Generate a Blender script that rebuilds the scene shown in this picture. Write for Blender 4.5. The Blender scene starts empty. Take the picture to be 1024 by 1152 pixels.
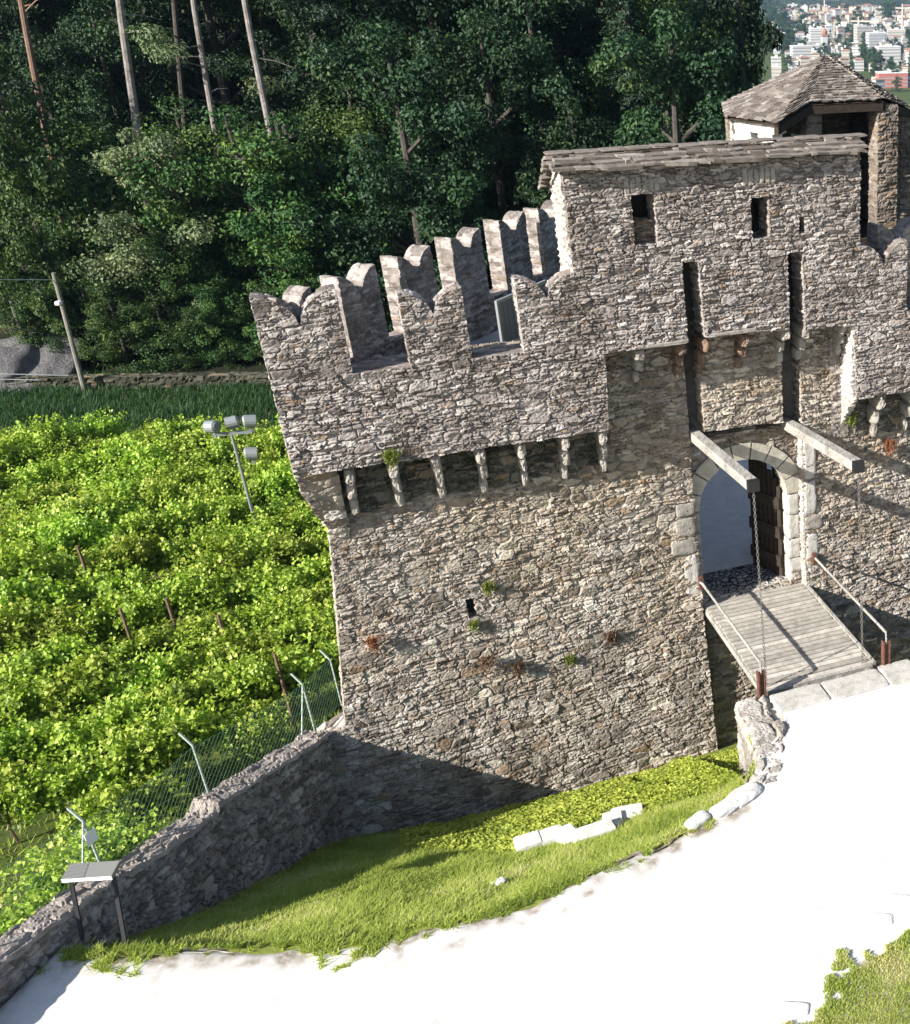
import bpy, math, random
import numpy as np
C = bpy.context.scene.collection
R = math.radians
rng = np.random.default_rng(7)
random.seed(7)

# ---------------------------------------------------------------- camera, sky, sun, exposure
PX, PY, FL = 968., 640., 1312.          # principal point / focal length in photo pixels (off-centre crop)
TILT = math.atan(700. / 1312.)
CAMZ = 15.0
cam = bpy.data.cameras.new('camera'); camo = bpy.data.objects.new('camera', cam); C.objects.link(camo)
cam.sensor_fit = 'HORIZONTAL'; cam.sensor_width = 36; cam.lens = FL / 1024 * 36
cam.shift_x = (512 - PX) / 1024; cam.shift_y = (PY - 576) / 1024
cam.clip_start = .5; cam.clip_end = 20000
camo.location = (0, 0, CAMZ); camo.rotation_euler = (math.pi / 2 - TILT, 0, 0)
bpy.context.scene.camera = camo

SUN = np.array([2.486, 2.25, -1.86]); SUN /= np.linalg.norm(SUN)
w = bpy.data.worlds.new('World'); bpy.context.scene.world = w; w.use_nodes = True
nt = w.node_tree; sky = nt.nodes.new('ShaderNodeTexSky'); sky.sky_type = 'NISHITA'; sky.sun_disc = False
sky.sun_elevation = math.asin(-SUN[2]); sky.sun_rotation = math.atan2(-SUN[0], -SUN[1])
nt.links.new(sky.outputs[0], nt.nodes['Background'].inputs[0]); nt.nodes['Background'].inputs[1].default_value = .07
sl = bpy.data.lights.new('sun', 'SUN'); so = bpy.data.objects.new('sun', sl); C.objects.link(so)
sl.energy = 5.0; sl.angle = R(.5); sl.color = (1, .95, .87)
from mathutils import Vector
so.rotation_euler = Vector(SUN).to_track_quat('-Z', 'Y').to_euler()
vs = bpy.context.scene.view_settings
vs.view_transform = 'Standard'; vs.look = 'None'; vs.exposure = 1.15; vs.gamma = 1
bpy.context.scene.cycles.max_bounces = 6
bpy.context.scene.cycles.transparent_max_bounces = 4

# ---------------------------------------------------------------- frames and pixels
A0 = R(24.8)
class Frame:
    """s along a wall, n out of its face, z up"""
    def __init__(f, o, a):
        f.o = np.array(o, float); f.d = np.array([math.cos(a), math.sin(a), 0]); f.nn = np.array([math.sin(a), -math.cos(a), 0]); f.a = a
    def __call__(f, s, n, z):
        s, n, z = np.broadcast_arrays(np.asarray(s, float), np.asarray(n, float), np.asarray(z, float))
        return f.o + s[..., None] * f.d + n[..., None] * f.nn + z[..., None] * np.array([0, 0, 1.])
    def sub(f, s, n, da):
        return Frame(f(s, n, 0), f.a + da)
    def inv(f, x, y):
        dx, dy = x - f.o[0], y - f.o[1]
        return dx * f.d[0] + dy * f.d[1], dx * f.nn[0] + dy * f.nn[1]
F0 = Frame((-2.725, 26.616, 0), A0)
FW = np.array([0, math.cos(TILT), -math.sin(TILT)]); UP = np.array([0, math.sin(TILT), math.cos(TILT)])
CAM = np.array([0, 0, CAMZ])
def ray(px, py): return np.array([px - PX, 0, 0]) + FL * FW - (py - PY) * UP
def at_z(px, py, z): d = ray(px, py); return CAM + d * ((z - CAMZ) / d[2])
def at_y(px, py, y): d = ray(px, py); return CAM + d * (y / d[1])
def proj(p):
    q = np.asarray(p) - CAM; k = q @ FW
    return PX + FL * q[..., 0] / k, PY - FL * (q @ UP) / k

# ---------------------------------------------------------------- noise and stone pattern
def h2(ix, iy, seed):
    ix = np.atleast_1d(ix) if np.ndim(ix) == 0 else ix; iy = np.atleast_1d(iy) if np.ndim(iy) == 0 else iy
    a = (ix.astype(np.int64) * 374761393 + iy.astype(np.int64) * 668265263 + seed * 1274126177) & 0xffffffff
    a = ((a ^ (a >> 13)) * 1274126177) & 0xffffffff
    a = ((a ^ (a >> 16)) * 2246822519) & 0xffffffff
    return ((a ^ (a >> 15)) & 0xffffff) / float(0x1000000)
def vnoise(x, y, seed=0):
    ix, iy = np.floor(x), np.floor(y); fx, fy = x - ix, y - iy
    fx = fx * fx * (3 - 2 * fx); fy = fy * fy * (3 - 2 * fy)
    return (h2(ix, iy, seed) * (1 - fx) + h2(ix + 1, iy, seed) * fx) * (1 - fy) + (h2(ix, iy + 1, seed) * (1 - fx) + h2(ix + 1, iy + 1, seed) * fx) * fy
def sst(a, b, x):
    t = np.clip((x - a) / (b - a), 0, 1); return t * t * (3 - 2 * t)
def cells(x, y, seed):
    ix, iy = np.floor(x), np.floor(y)
    F1 = np.full(x.shape, 9.); F2 = F1.copy(); cx = np.zeros_like(F1); cy = cx.copy(); bx = cx.copy(); by = cx.copy()
    for dx in (-1, 0, 1):
        for dy in (-1, 0, 1):
            jx, jy = ix + dx, iy + dy
            fx = jx + .04 + .92 * h2(jx, jy, seed + 1) - x; fy = jy + .16 + .68 * h2(jx, jy, seed + 2) - y
            d = (np.abs(fx) ** 3. + np.abs(fy) ** 3.) ** (1 / 3.)
            c = d < F1
            F2 = np.where(c, F1, np.minimum(F2, d)); F1 = np.where(c, d, F1)
            cx = np.where(c, jx, cx); cy = np.where(c, jy, cy); bx = np.where(c, fx, bx); by = np.where(c, fy, by)
    return F2 - F1, cx, cy, bx, by
def stones(u, v, seed=0, cw=.38, ch=.12, big=.14):
    """rubble masonry in two stone sizes: relief, tone, second tone, joint distance"""
    u = np.asarray(u, float); v = np.asarray(v, float)
    wv = v + .07 * (vnoise(u * .9, v * 1.5, seed + 5) - .5) + .035 * (vnoise(u * 4, v * 5, seed + 6) - .5) + .018 * (vnoise(u * 17, v * 17, seed + 9) - .5)
    wu = u + .16 * (vnoise(u * 2.2, v * 5, seed + 7) - .5) + .03 * (vnoise(u * 15, v * 19, seed + 8) - .5)
    eb, X, Y, bx, by = cells(wu / (cw * 1.15), wv / (ch * 1.45), seed)
    es, x2, y2, b2x, b2y = cells(wu / (cw * .68), wv / (ch * .56), seed + 50)
    isb = h2(X, Y, seed + 60) < big
    e = np.where(isb, eb, np.minimum(es, eb + np.where(h2(X, Y, seed + 61) > .5, .5, .05)))
    cx = np.where(isb, X, x2 + 5000); cy = np.where(isb, Y, y2 - 3000); bx = np.where(isb, bx, b2x); by = np.where(isb, by, b2y)
    r1 = h2(cx, cy, seed + 11); r2 = h2(cx, cy, seed + 12); t1 = h2(cx, cy, seed + 13) - .5; t2 = h2(cx, cy, seed + 14) - .5
    body = sst(.0, .15, e)
    h = -.25 + body * (.4 + .85 * h2(cx, cy, seed + 15) ** 1.2) + body * (t1 * bx * .9 + (t2 - .12) * by * 1.7)
    h += .34 * (vnoise(u * 13, v * 27, seed + 20) - .5) + .30 * (vnoise(u * 27, v * 38, seed + 22) - .5) + .12 * (vnoise(u * 5, v * 9, seed + 21) - .5)
    return h, r1, r2, e

# ---------------------------------------------------------------- mesh building
def tag(o, label=None, cat=None, group=None, kind=None):
    if label: o['label'] = label
    if cat: o['category'] = cat
    if group: o['group'] = group
    if kind: o['kind'] = kind
    return o
OFF = {}
def thing(name, label, cat, loc, group=None):
    o = bpy.data.objects.new(name, None); C.objects.link(o); o.empty_display_size = .3
    o.location = [float(v) for v in loc]; OFF[o.name] = np.array(loc, float)
    return tag(o, label, cat, group)
def build(name, V, Fs, mat, parent=None, st=None, smooth=False, loc=None, mi=None):
    """V (n,3) world coordinates; Fs list of (m,3)/(m,4) index arrays or lists of tuples"""
    V = np.asarray(V, float); off = np.zeros(3)
    if parent is not None: off = OFF[parent.name]
    elif loc is not None: off = np.array(loc, float)
    me = bpy.data.meshes.new(name)
    parts = []
    for f in (Fs if isinstance(Fs, list) and len(Fs) and isinstance(Fs[0], np.ndarray) else [Fs]):
        if isinstance(f, np.ndarray): parts.append(f)
        else:
            by = {}
            for t in f: by.setdefault(len(t), []).append(t)
            parts += [np.array(v) for v in by.values()]
    parts = [p for p in parts if len(p)]
    loops = np.concatenate([p.ravel() for p in parts]).astype(np.int32)
    sizes = np.concatenate([np.full(len(p), p.shape[1]) for p in parts]).astype(np.int32)
    starts = np.concatenate([[0], np.cumsum(sizes)[:-1]]).astype(np.int32)
    me.vertices.add(len(V)); me.vertices.foreach_set('co', (V - off).astype(np.float32).ravel())
    me.loops.add(len(loops)); me.loops.foreach_set('vertex_index', loops)
    me.polygons.add(len(sizes)); me.polygons.foreach_set('loop_start', starts); me.polygons.foreach_set('loop_total', sizes)
    me.polygons.foreach_set('use_smooth', np.full(len(sizes), bool(smooth)))
    if st is not None:
        a = me.attributes.new('st', 'FLOAT_COLOR', 'POINT'); a.data.foreach_set('color', np.asarray(st, np.float32).ravel())
    for m in (mat if isinstance(mat, (list, tuple)) else [mat]): me.materials.append(m)
    if mi is not None: me.polygons.foreach_set('material_index', np.asarray(mi, np.int32))
    me.update(calc_edges=True); me.validate()
    o = bpy.data.objects.new(name, me); C.objects.link(o)
    if parent is not None: o.parent = parent; OFF[o.name] = off
    elif loc is not None: o.location = [float(v) for v in off]
    if parent is None: OFF[o.name] = off
    return o
class MB:
    def __init__(m): m.v = []; m.f = []; m.k = 0; m.t = []; m.tone = .5
    def add(m, V, F):
        V = np.asarray(V, float); m.v.append(V); m.t.append(np.full((len(V), 4), m.tone)); m.f += [tuple(int(i) + m.k for i in f) for f in F]; m.k += len(V); return m
    def box(m, fr, s0, s1, n0, n1, z0, z1):
        V = [fr(s, n, z) for z in (z0, z1) for s, n in ((s0, n0), (s1, n0), (s1, n1), (s0, n1))]
        return m.add(V, [(0, 1, 2, 3), (7, 6, 5, 4), (4, 5, 1, 0), (5, 6, 2, 1), (6, 7, 3, 2), (7, 4, 0, 3)])
    def tube(m, pts, r, seg=8, cap=True):
        pts = np.asarray(pts, float); n = len(pts); rr = np.broadcast_to(np.asarray(r, float), (n,)); V = []
        t = np.gradient(pts, axis=0) if n > 2 else np.array([pts[1] - pts[0]] * 2)
        up = np.array([0, 0, 1.]) if abs(t[0][2]) < .9 * np.linalg.norm(t[0]) else np.array([1., 0, 0])
        for i in range(n):
            d = t[i] / np.linalg.norm(t[i]); a = np.cross(d, up); a /= np.linalg.norm(a); b = np.cross(d, a); up = -np.cross(d, a) if False else up
            for j in range(seg):
                q = 2 * math.pi * (j + .5) / seg; V.append(pts[i] + rr[i] * (math.cos(q) * a + math.sin(q) * b))
        F = [(i * seg + j, i * seg + (j + 1) % seg, (i + 1) * seg + (j + 1) % seg, (i + 1) * seg + j) for i in range(n - 1) for j in range(seg)]
        if cap: F += [tuple(range(seg))[::-1], tuple(range((n - 1) * seg, n * seg))]
        return m.add(V, F)
    def prism(m, fr, poly, n0, n1):
        """polygon in (s,z), extruded between n0 (front) and n1"""
        k = len(poly); V = [fr(s, n0, z) for s, z in poly] + [fr(s, n1, z) for s, z in poly]
        F = [tuple(range(k)), tuple(range(2 * k - 1, k - 1, -1))] + [(i, i + k, (i + 1) % k + k, (i + 1) % k) for i in range(k)]
        return m.add(V, F)
    def rock(m, fr, c, size, rot=0, sub=6, pw=5., nz=.06, seed=0, tilt=0.):
        """a rounded, chipped block centred at c=(s,n,z)"""
        g = np.linspace(-1, 1, sub + 1); V = []; F = []
        for ax in range(3):
            for sg in (-1, 1):
                a, b = np.meshgrid(g, g, indexing='ij'); q = np.zeros((sub + 1, sub + 1, 3)); q[..., ax] = sg
                q[..., (ax + 1) % 3] = a; q[..., (ax + 2) % 3] = b
                k = len(V) and sum(len(x) for x in V); V.append(q.reshape(-1, 3))
                for i in range(sub):
                    for j in range(sub):
                        f = [k + i * (sub + 1) + j, k + (i + 1) * (sub + 1) + j, k + (i + 1) * (sub + 1) + j + 1, k + i * (sub + 1) + j + 1]
                        F.append(tuple(f if sg > 0 else f[::-1]))
        q = np.concatenate(V); L = (np.abs(q) ** pw).sum(1) ** (1 / pw); q = q / L[:, None]
        nn = 0
        for o, am in ((1.3, 1.), (3.1, .5)):
            nn = nn + am * (vnoise(q[:, 0] * o + seed * 3.7, q[:, 1] * o + q[:, 2] * o * 1.7, seed) - .5)
        q = q * (1 + nz * 2 * nn)[:, None] * np.array(size) / 2
        cr, sr = math.cos(rot), math.sin(rot); x = q[:, 0] * cr - q[:, 1] * sr; y = q[:, 0] * sr + q[:, 1] * cr; z = q[:, 2] + tilt * x
        return m.add(fr(x + c[0], y + c[1], z + c[2]), F)
    def out(m, name, mat, parent=None, smooth=False, loc=None): return build(name, np.concatenate(m.v), m.f, mat, parent, st=np.concatenate(m.t), smooth=smooth, loc=loc)

def inpoly(x, y, poly):
    r = np.zeros(x.shape, bool); n = len(poly)
    for i in range(n):
        (x1, y1), (x2, y2) = poly[i], poly[(i + 1) % n]
        if y1 == y2: continue
        r ^= ((y1 > y) != (y2 > y)) & (x < (x2 - x1) * (y - y1) / (y2 - y1) + x1)
    return r
def slab(name, fr, outline, holes, n0, thick, mat, parent, res=.021, disp=.06, nfun=None, seed=3, cw=.38, ch=.12, ragged=.014, back=True, step=.05, seams=(), big=.14):
    """rubble wall: displaced front face cut to an outline, stone reveals all round"""
    P = np.array(outline, float); mn, mx = P.min(0), P.max(0)
    ns = max(2, int(round((mx[0] - mn[0]) / res))); nz = max(2, int(round((mx[1] - mn[1]) / res)))
    S = np.linspace(mn[0], mx[0], ns + 1); Z = np.linspace(mn[1], mx[1], nz + 1)
    sc, zc = np.meshgrid((S[:-1] + S[1:]) / 2, (Z[:-1] + Z[1:]) / 2, indexing='ij')
    M = inpoly(sc, zc, outline)
    for h in holes: M &= ~inpoly(sc, zc, h)
    I, J = np.nonzero(M); idx = lambda i, j: i * (nz + 1) + j
    Q = np.stack([idx(I, J), idx(I + 1, J), idx(I + 1, J + 1), idx(I, J + 1)], 1)
    used, Qi = np.unique(Q, return_inverse=True); Q = Qi.reshape(-1, 4)
    s = S[used // (nz + 1)].copy(); z = Z[used % (nz + 1)].copy()
    E = np.concatenate([Q[:, [0, 1]], Q[:, [1, 2]], Q[:, [2, 3]], Q[:, [3, 0]]])
    key = np.sort(E, 1); key = key[:, 0] * len(used) + key[:, 1]
    uq, inv, cnt = np.unique(key, return_inverse=True, return_counts=True)
    B = E[cnt[inv] == 1]
    bv = np.unique(B)
    segs = []
    for pl in [outline] + list(holes):
        for i in range(len(pl)): segs.append((pl[i], pl[(i + 1) % len(pl)]))
    bs, bz = s[bv], z[bv]; best = np.full(len(bv), 9.); ts, tz = bs.copy(), bz.copy()
    for (a, b) in segs:
        ax, ay = a; dx, dy = b[0] - ax, b[1] - ay; L = dx * dx + dy * dy
        if L < 1e-9: continue
        t = np.clip(((bs - ax) * dx + (bz - ay) * dy) / L, 0, 1); qx, qy = ax + t * dx, ay + t * dy
        d = np.hypot(bs - qx, bz - qy); c = d < best
        best = np.where(c, d, best); ts = np.where(c, qx, ts); tz = np.where(c, qy, tz)
    ok = best < res * 1.2
    s[bv] = np.where(ok, ts, bs); z[bv] = np.where(ok, tz, bz)
    nrm = np.zeros((len(used), 2)); ev = np.stack([s[B[:, 1]] - s[B[:, 0]], z[B[:, 1]] - z[B[:, 0]]], 1); en = np.stack([ev[:, 1], -ev[:, 0]], 1)
    np.add.at(nrm, B[:, 0], en); np.add.at(nrm, B[:, 1], en)
    nrm /= np.maximum(np.linalg.norm(nrm, axis=1), 1e-9)[:, None]
    hh, r1, r2, e = stones(s, z, seed, cw, ch, big)
    n = n0 + disp * (hh - .45) + (nfun(s, z) if nfun is not None else 0)
    rg = np.zeros(len(used)); rg[bv] = ragged * 2 * (r1[bv] - .5)
    for axis, val, lo_, hi_ in seams:
        q_, o_ = (s, z) if axis == 's' else (z, s); rg[(np.abs(q_ - val) < .006) & (o_ >= lo_ - .01) & (o_ <= hi_ + .01)] = 0
    sm = (rg[bv] == 0)
    ps = s + nrm[:, 0] * rg; pz = z + nrm[:, 1] * rg
    V = [fr(ps, n, pz)]; ST = [np.stack([r1, r2, np.clip(e, 0, 1), np.ones_like(e)], 1)]; Fs = [Q]; k = len(used)
    loc = {}; mp = np.full(len(used), -1); mp[bv] = np.arange(len(bv))
    K = max(1, int(round(thick / step))); prev = np.arange(len(used))[bv]; nb = len(bv)
    nbase = n0 + (nfun(s, z)[bv] if nfun is not None else 0); nx, ny = nrm[bv, 0], nrm[bv, 1]; flat = np.abs(ny) > np.abs(nx)
    for q in range(1, K + 1):
        dp = thick * q / K
        uu = np.where(flat, s[bv], dp + 31.7); vv = np.where(flat, dp * 1. + 17.3, z[bv])
        h_, a_, b_, e_ = stones(uu, vv, seed, cw, np.where(flat, .22, ch))
        amt = np.where(sm, 0, disp * .6 * (h_ - .45) * min(1, q / 2) + ragged * 2 * (a_ - .5))
        V.append(fr(s[bv] + nx * amt, nbase - dp, z[bv] + ny * amt)); ST.append(np.stack([a_, b_, np.clip(e_, 0, 1), np.ones_like(e_)], 1))
        cur = np.arange(k, k + nb); k += nb
        a, b = mp[B[:, 0]], mp[B[:, 1]]
        Fs.append(np.stack([prev[b], prev[a], cur[a], cur[b]], 1)); prev = cur
    if back:
        b0 = np.full(len(used), -1); b0[bv] = prev; inn = np.nonzero(b0 < 0)[0]; b0[inn] = np.arange(k, k + len(inn))
        V.append(fr(s[inn], n0 - thick + (nfun(s, z)[inn] if nfun is not None else 0), z[inn])); ST.append(ST[0][inn]); k += len(inn)
        Fs.append(b0[Q[:, ::-1]])
    return build(name, np.concatenate(V), Fs, mat, parent, st=np.concatenate(ST), smooth=False)

# ---------------------------------------------------------------- materials
def mat(name, col=(.5, .5, .5), rough=.9, metal=0., spec=.3):
    m = bpy.data.materials.new(name); m.use_nodes = True; b = m.node_tree.nodes['Principled BSDF']
    b.inputs['Base Color'].default_value = (*col, 1); b.inputs['Roughness'].default_value = rough; b.inputs['Metallic'].default_value = metal
    b.inputs['Specular IOR Level'].default_value = spec
    return m
class G:
    def __init__(g, m): g.m = m; g.t = m.node_tree; g.b = g.t.nodes['Principled BSDF']
    def n(g, ty, **kw):
        x = g.t.nodes.new('ShaderNode' + ty)
        for k, v in kw.items():
            if k in x.inputs: x.inputs[k].default_value = v
            else: setattr(x, k, v)
        return x
    def l(g, a, b): g.t.links.new(a, b)
    def geo(g): return g.n('TexCoord').outputs['Object']
    def noise(g, sc, det=4, vec=None, rough=.6):
        x = g.n('TexNoise', Scale=sc, Detail=det, Roughness=rough); g.l(vec if vec is not None else g.geo(), x.inputs['Vector']); return x.outputs['Fac']
    def ramp(g, fac, stops, interp='LINEAR'):
        x = g.n('ValToRGB'); r = x.color_ramp; r.interpolation = interp
        while len(r.elements) < len(stops): r.elements.new(.5)
        for e, (p, c) in zip(r.elements, stops): e.position = p; e.color = (*c, 1) if len(c) == 3 else c
        g.l(fac, x.inputs[0]); return x.outputs[0]
    def mix(g, fac, a, b, mode='MIX'):
        x = g.n('Mix', data_type='RGBA', blend_type=mode)
        for v, i in ((fac, 0), (a, 6), (b, 7)):
            if hasattr(v, 'node'): g.l(v, x.inputs[i])
            else: x.inputs[i].default_value = v if i == 0 else (*v, 1)
        return x.outputs[2]
    def math(g, op, a, b=0., clamp=False):
        x = g.n('Math', operation=op, use_clamp=clamp)
        for v, i in ((a, 0), (b, 1)):
            if hasattr(v, 'node'): g.l(v, x.inputs[i])
            else: x.inputs[i].default_value = v
        return x.outputs[0]
    def bump(g, hgt, strength=.5, dist=.02):
        x = g.n('Bump', Strength=strength, Distance=dist); g.l(hgt, x.inputs['Height']); g.l(x.outputs[0], g.b.inputs['Normal'])
    def col(g, c): g.l(c, g.b.inputs['Base Color'])
def rubble(name, lo, mid, hi, pale, mortar, ochre=.12, warm=None, bump=.6, lichen=False):
    """stone tones come from the per-stone attribute the wall meshes carry"""
    m = mat(name, rough=.95, spec=.15); g = G(m)
    at = g.n('Attribute', attribute_name='st'); sp = g.n('SeparateColor'); g.l(at.outputs['Color'], sp.inputs[0])
    c = g.ramp(sp.outputs[0], [(0, lo), (.3, mid), (.75, hi), (1, pale)])
    oc = g.ramp(sp.outputs[1], [(1 - ochre - .05, (0, 0, 0)), (1 - ochre, (.5, .5, .5)), (1, (.8, .8, .8))])
    c = g.mix(oc, c, (.29, .205, .135))
    if warm is not None:
        wz = g.ramp(g.noise(.35, 3), [(.38, (0, 0, 0)), (.62, (1, 1, 1))])
        c = g.mix(g.math('MULTIPLY', wz, .5), c, warm, 'MULTIPLY')
    fn = g.ramp(g.noise(9, 6, rough=.7), [(.28, (.62, .62, .62)), (.5, (1, 1, 1)), (.75, (1.3, 1.28, 1.25))])
    c = g.mix(1., c, fn, 'MULTIPLY')
    stn = g.ramp(g.noise(.8, 5, rough=.65), [(.33, (.62, .6, .58)), (.55, (1, 1, 1))])
    c = g.mix(.8, c, stn, 'MULTIPLY')
    mp = g.n('Mapping'); g.l(g.geo(), mp.inputs[0]); mp.inputs['Scale'].default_value = (1.6, 1.6, .3)
    c = g.mix(.7, c, g.ramp(g.noise(1., 5, mp.outputs[0], .65), [(.36, (.6, .57, .54)), (.56, (1, 1, 1))]), 'MULTIPLY')
    lic = g.ramp(g.noise(14, 3), [(.66, (0, 0, 0)), (.72, (1, 1, 1))])
    c = g.mix(g.math('MULTIPLY', lic, .2), c, (.45, .43, .38))
    if lichen:
        yl = g.math('MULTIPLY', g.ramp(g.noise(5.5, 4, rough=.7), [(.63, (0, 0, 0)), (.69, (1, 1, 1))]), g.ramp(g.noise(.5, 2), [(.45, (0, 0, 0)), (.55, (1, 1, 1))]))
        c = g.mix(g.math('MULTIPLY', yl, .55), c, (.36, .31, .10))
    jm = g.ramp(sp.outputs[2], [(.03, (1, 1, 1)), (.16, (0, 0, 0))])
    c = g.mix(g.math('MULTIPLY', jm, .8), c, mortar)
    g.col(c); g.bump(g.noise(38, 5, rough=.75), bump, .03)
    return m
def mottled(name, stops, sc=6, rough=.9, bump=.4, bsc=40, spec=.3, bd=.01):
    m = mat(name, rough=rough, spec=spec); g = G(m)
    c = g.ramp(g.noise(sc, 6, rough=.65), stops); g.col(c); g.bump(g.noise(bsc, 5, rough=.7), bump, bd)
    return m
def leafmat(name, stops, trans=.35, rnd=True, rough=.55):
    m = mat(name, rough=rough, spec=.25); g = G(m)
    at = g.n('Attribute', attribute_name='st'); sp = g.n('SeparateColor'); g.l(at.outputs['Color'], sp.inputs[0])
    c = g.ramp(sp.outputs[0], stops)
    if rnd:
        oi = g.n('ObjectInfo'); hs = g.n('HueSaturation'); g.l(c, hs.inputs['Color'])
        g.l(g.math('ADD', g.math('MULTIPLY', oi.outputs['Random'], .025), .482), hs.inputs['Hue'])
        g.l(g.math('ADD', g.math('MULTIPLY', oi.outputs['Random'], .45), .78), hs.inputs['Value']); c = hs.outputs[0]
    g.col(c)
    if trans:
        tr = g.n('BsdfTranslucent'); mx = g.n('MixShader'); mx.inputs[0].default_value = trans
        tc = g.mix(1., c, (1.05, 1.2, .5), 'MULTIPLY'); g.l(tc, tr.inputs[0]); g.l(g.b.outputs[0], mx.inputs[1]); g.l(tr.outputs[0], mx.inputs[2])
        g.l(mx.outputs[0], g.t.nodes['Material Output'].inputs[0])
    return m

M = {}
M['rubble'] = rubble('grey rubble', (.165, .142, .131), (.295, .262, .247), (.40, .362, .342), (.55, .512, .483), (.185, .16, .143), ochre=.04)
M['rubble_low'] = rubble('warm rubble', (.175, .152, .132), (.315, .28, .25), (.43, .39, .352), (.58, .54, .495), (.31, .272, .232), ochre=.07, warm=(.96, .86, .64), lichen=True)
M['rubble_pale'] = rubble('pale limed rubble', (.36, .34, .31), (.5, .475, .44), (.6, .575, .54), (.72, .70, .66), (.5, .47, .43), ochre=.03)
M['rubble_cap'] = rubble('grey cap stones', (.24, .22, .195), (.32, .295, .265), (.40, .375, .345), (.5, .475, .44), (.26, .235, .20), ochre=.04)
M['rubble_stain_shade'] = rubble('stained rubble with painted shade', (.05, .047, .038), (.10, .096, .078), (.16, .152, .125), (.25, .235, .2), (.09, .09, .06), ochre=.08)  # dirt stains, with the overhang's shade painted into the tones
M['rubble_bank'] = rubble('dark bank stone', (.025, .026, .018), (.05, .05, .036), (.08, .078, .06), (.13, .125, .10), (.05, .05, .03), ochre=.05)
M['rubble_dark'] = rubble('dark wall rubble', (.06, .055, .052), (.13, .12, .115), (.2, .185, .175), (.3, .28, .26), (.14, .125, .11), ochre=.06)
M['rubble_brown'] = rubble('tower rubble', (.10, .085, .072), (.17, .145, .125), (.24, .205, .175), (.34, .3, .26), (.2, .17, .14), ochre=.2)
M['plaster'] = mottled('lime plaster', [(.3, (.52, .5, .46)), (.6, (.68, .66, .62)), (.75, (.74, .72, .68))], 5)
M['pale'] = mottled('pale granite', [(.25, (.15, .132, .113)), (.5, (.29, .265, .235)), (.75, (.41, .385, .35))], 5, bump=.9, bsc=22, bd=.03)
M['white_stone'] = mottled('white stone', [(.25, (.30, .28, .25)), (.5, (.46, .44, .405)), (.75, (.56, .54, .505))], 5, bump=.8, bsc=20, bd=.03)
def slate_mat():
    m = mat('roof slab stone', rough=.92, spec=.15); g = G(m)
    at = g.n('Attribute', attribute_name='st'); sp = g.n('SeparateColor'); g.l(at.outputs['Color'], sp.inputs[0])
    c = g.ramp(sp.outputs[0], [(0, (.115, .095, .08)), (.5, (.195, .168, .148)), (.85, (.265, .235, .21)), (1, (.38, .345, .315))])
    f = g.ramp(g.noise(5, 6, rough=.75), [(.28, (.6, .58, .56)), (.5, (1, 1, 1)), (.75, (1.35, 1.33, 1.3))]); g.col(g.mix(1., c, f, 'MULTIPLY')); g.bump(g.noise(22, 5, rough=.75), .9, .03); return m
M['slate'] = slate_mat()
M['bright_stone'] = mottled('bright limestone', [(.25, (.44, .42, .39)), (.5, (.6, .58, .55)), (.75, (.7, .68, .65))], 4, bump=.7, bsc=22, bd=.02)
def grain_mat(name, stops):
    m = mat(name, rough=.85, spec=.2); g = G(m); mp = g.n('Mapping'); g.l(g.geo(), mp.inputs[0]); mp.inputs['Rotation'].default_value = (0, 0, -A0); mp.inputs['Scale'].default_value = (16, 1.2, 16)
    f = g.noise(1.6, 6, mp.outputs[0], .7); c = g.ramp(f, stops); n2 = g.ramp(g.noise(1.5, 4), [(.3, (.7, .7, .68)), (.6, (1.1, 1.1, 1.1))]); g.col(g.mix(1., c, n2, 'MULTIPLY')); g.bump(f, .5, .02); return m
M['arch_stone'] = mottled('cream arch stone', [(.25, (.27, .24, .19)), (.5, (.42, .385, .32)), (.75, (.52, .49, .43))], 4, bump=.9, bsc=22, bd=.03)
M['oldwood'] = grain_mat('grey weathered timber', [(.3, (.13, .12, .108)), (.5, (.32, .305, .28)), (.7, (.46, .445, .42))])
M['brownwood'] = mottled('brown timber', [(.3, (.016, .012, .009)), (.6, (.042, .03, .022))], 8, bump=.4)
M['rustwood'] = mottled('rust stained corbel', [(.3, (.085, .055, .04)), (.6, (.20, .135, .10))], 8, bump=.6)
M['rust'] = mottled('rusty steel', [(.3, (.07, .032, .022)), (.6, (.13, .058, .04)), (.8, (.19, .10, .07))], 12, rough=.8)
M['steel'] = mat('galvanised steel', (.45, .47, .48), .45, .7)
M['lampgrey'] = mat('grey lamp housing', (.24, .26, .265), .45, .3)
M['glass'] = mat('dark lamp glass', (.02, .025, .03), .1, 0, .6)
M['black'] = mat('black steel', (.025, .025, .027), .45, .3)
M['chain'] = mat('iron chain', (.23, .22, .21), .5, .7)
M['fencepost'] = mat('pale green fence post', (.40, .47, .41), .55, .2)
M['wire'] = mat('green fence wire', (.10, .20, .13), .6)
M['cable'] = mat('grey cable', (.3, .33, .33), .6)
M['signwhite'] = mat('white sign face', (.8, .8, .79), .35)
M['signgrey'] = mat('grey sign slab', (.2, .2, .185), .6)
M['ink'] = mat('dark sign print', (.12, .12, .13), .6)
M['bark'] = mottled('grey bark', [(.3, (.035, .03, .026)), (.6, (.075, .065, .055)), (.8, (.12, .105, .095))], 5, bump=.8, bsc=14, bd=.05)
M['bark_pale'] = mottled('pale pine bark', [(.3, (.12, .105, .095)), (.6, (.24, .215, .2)), (.8, (.36, .33, .31))], 3, bump=.8, bsc=10, bd=.05)
M['bark_red'] = mottled('reddish pine bark', [(.3, (.09, .055, .04)), (.6, (.2, .125, .09))], 3, bump=.8, bsc=10, bd=.05)
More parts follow.
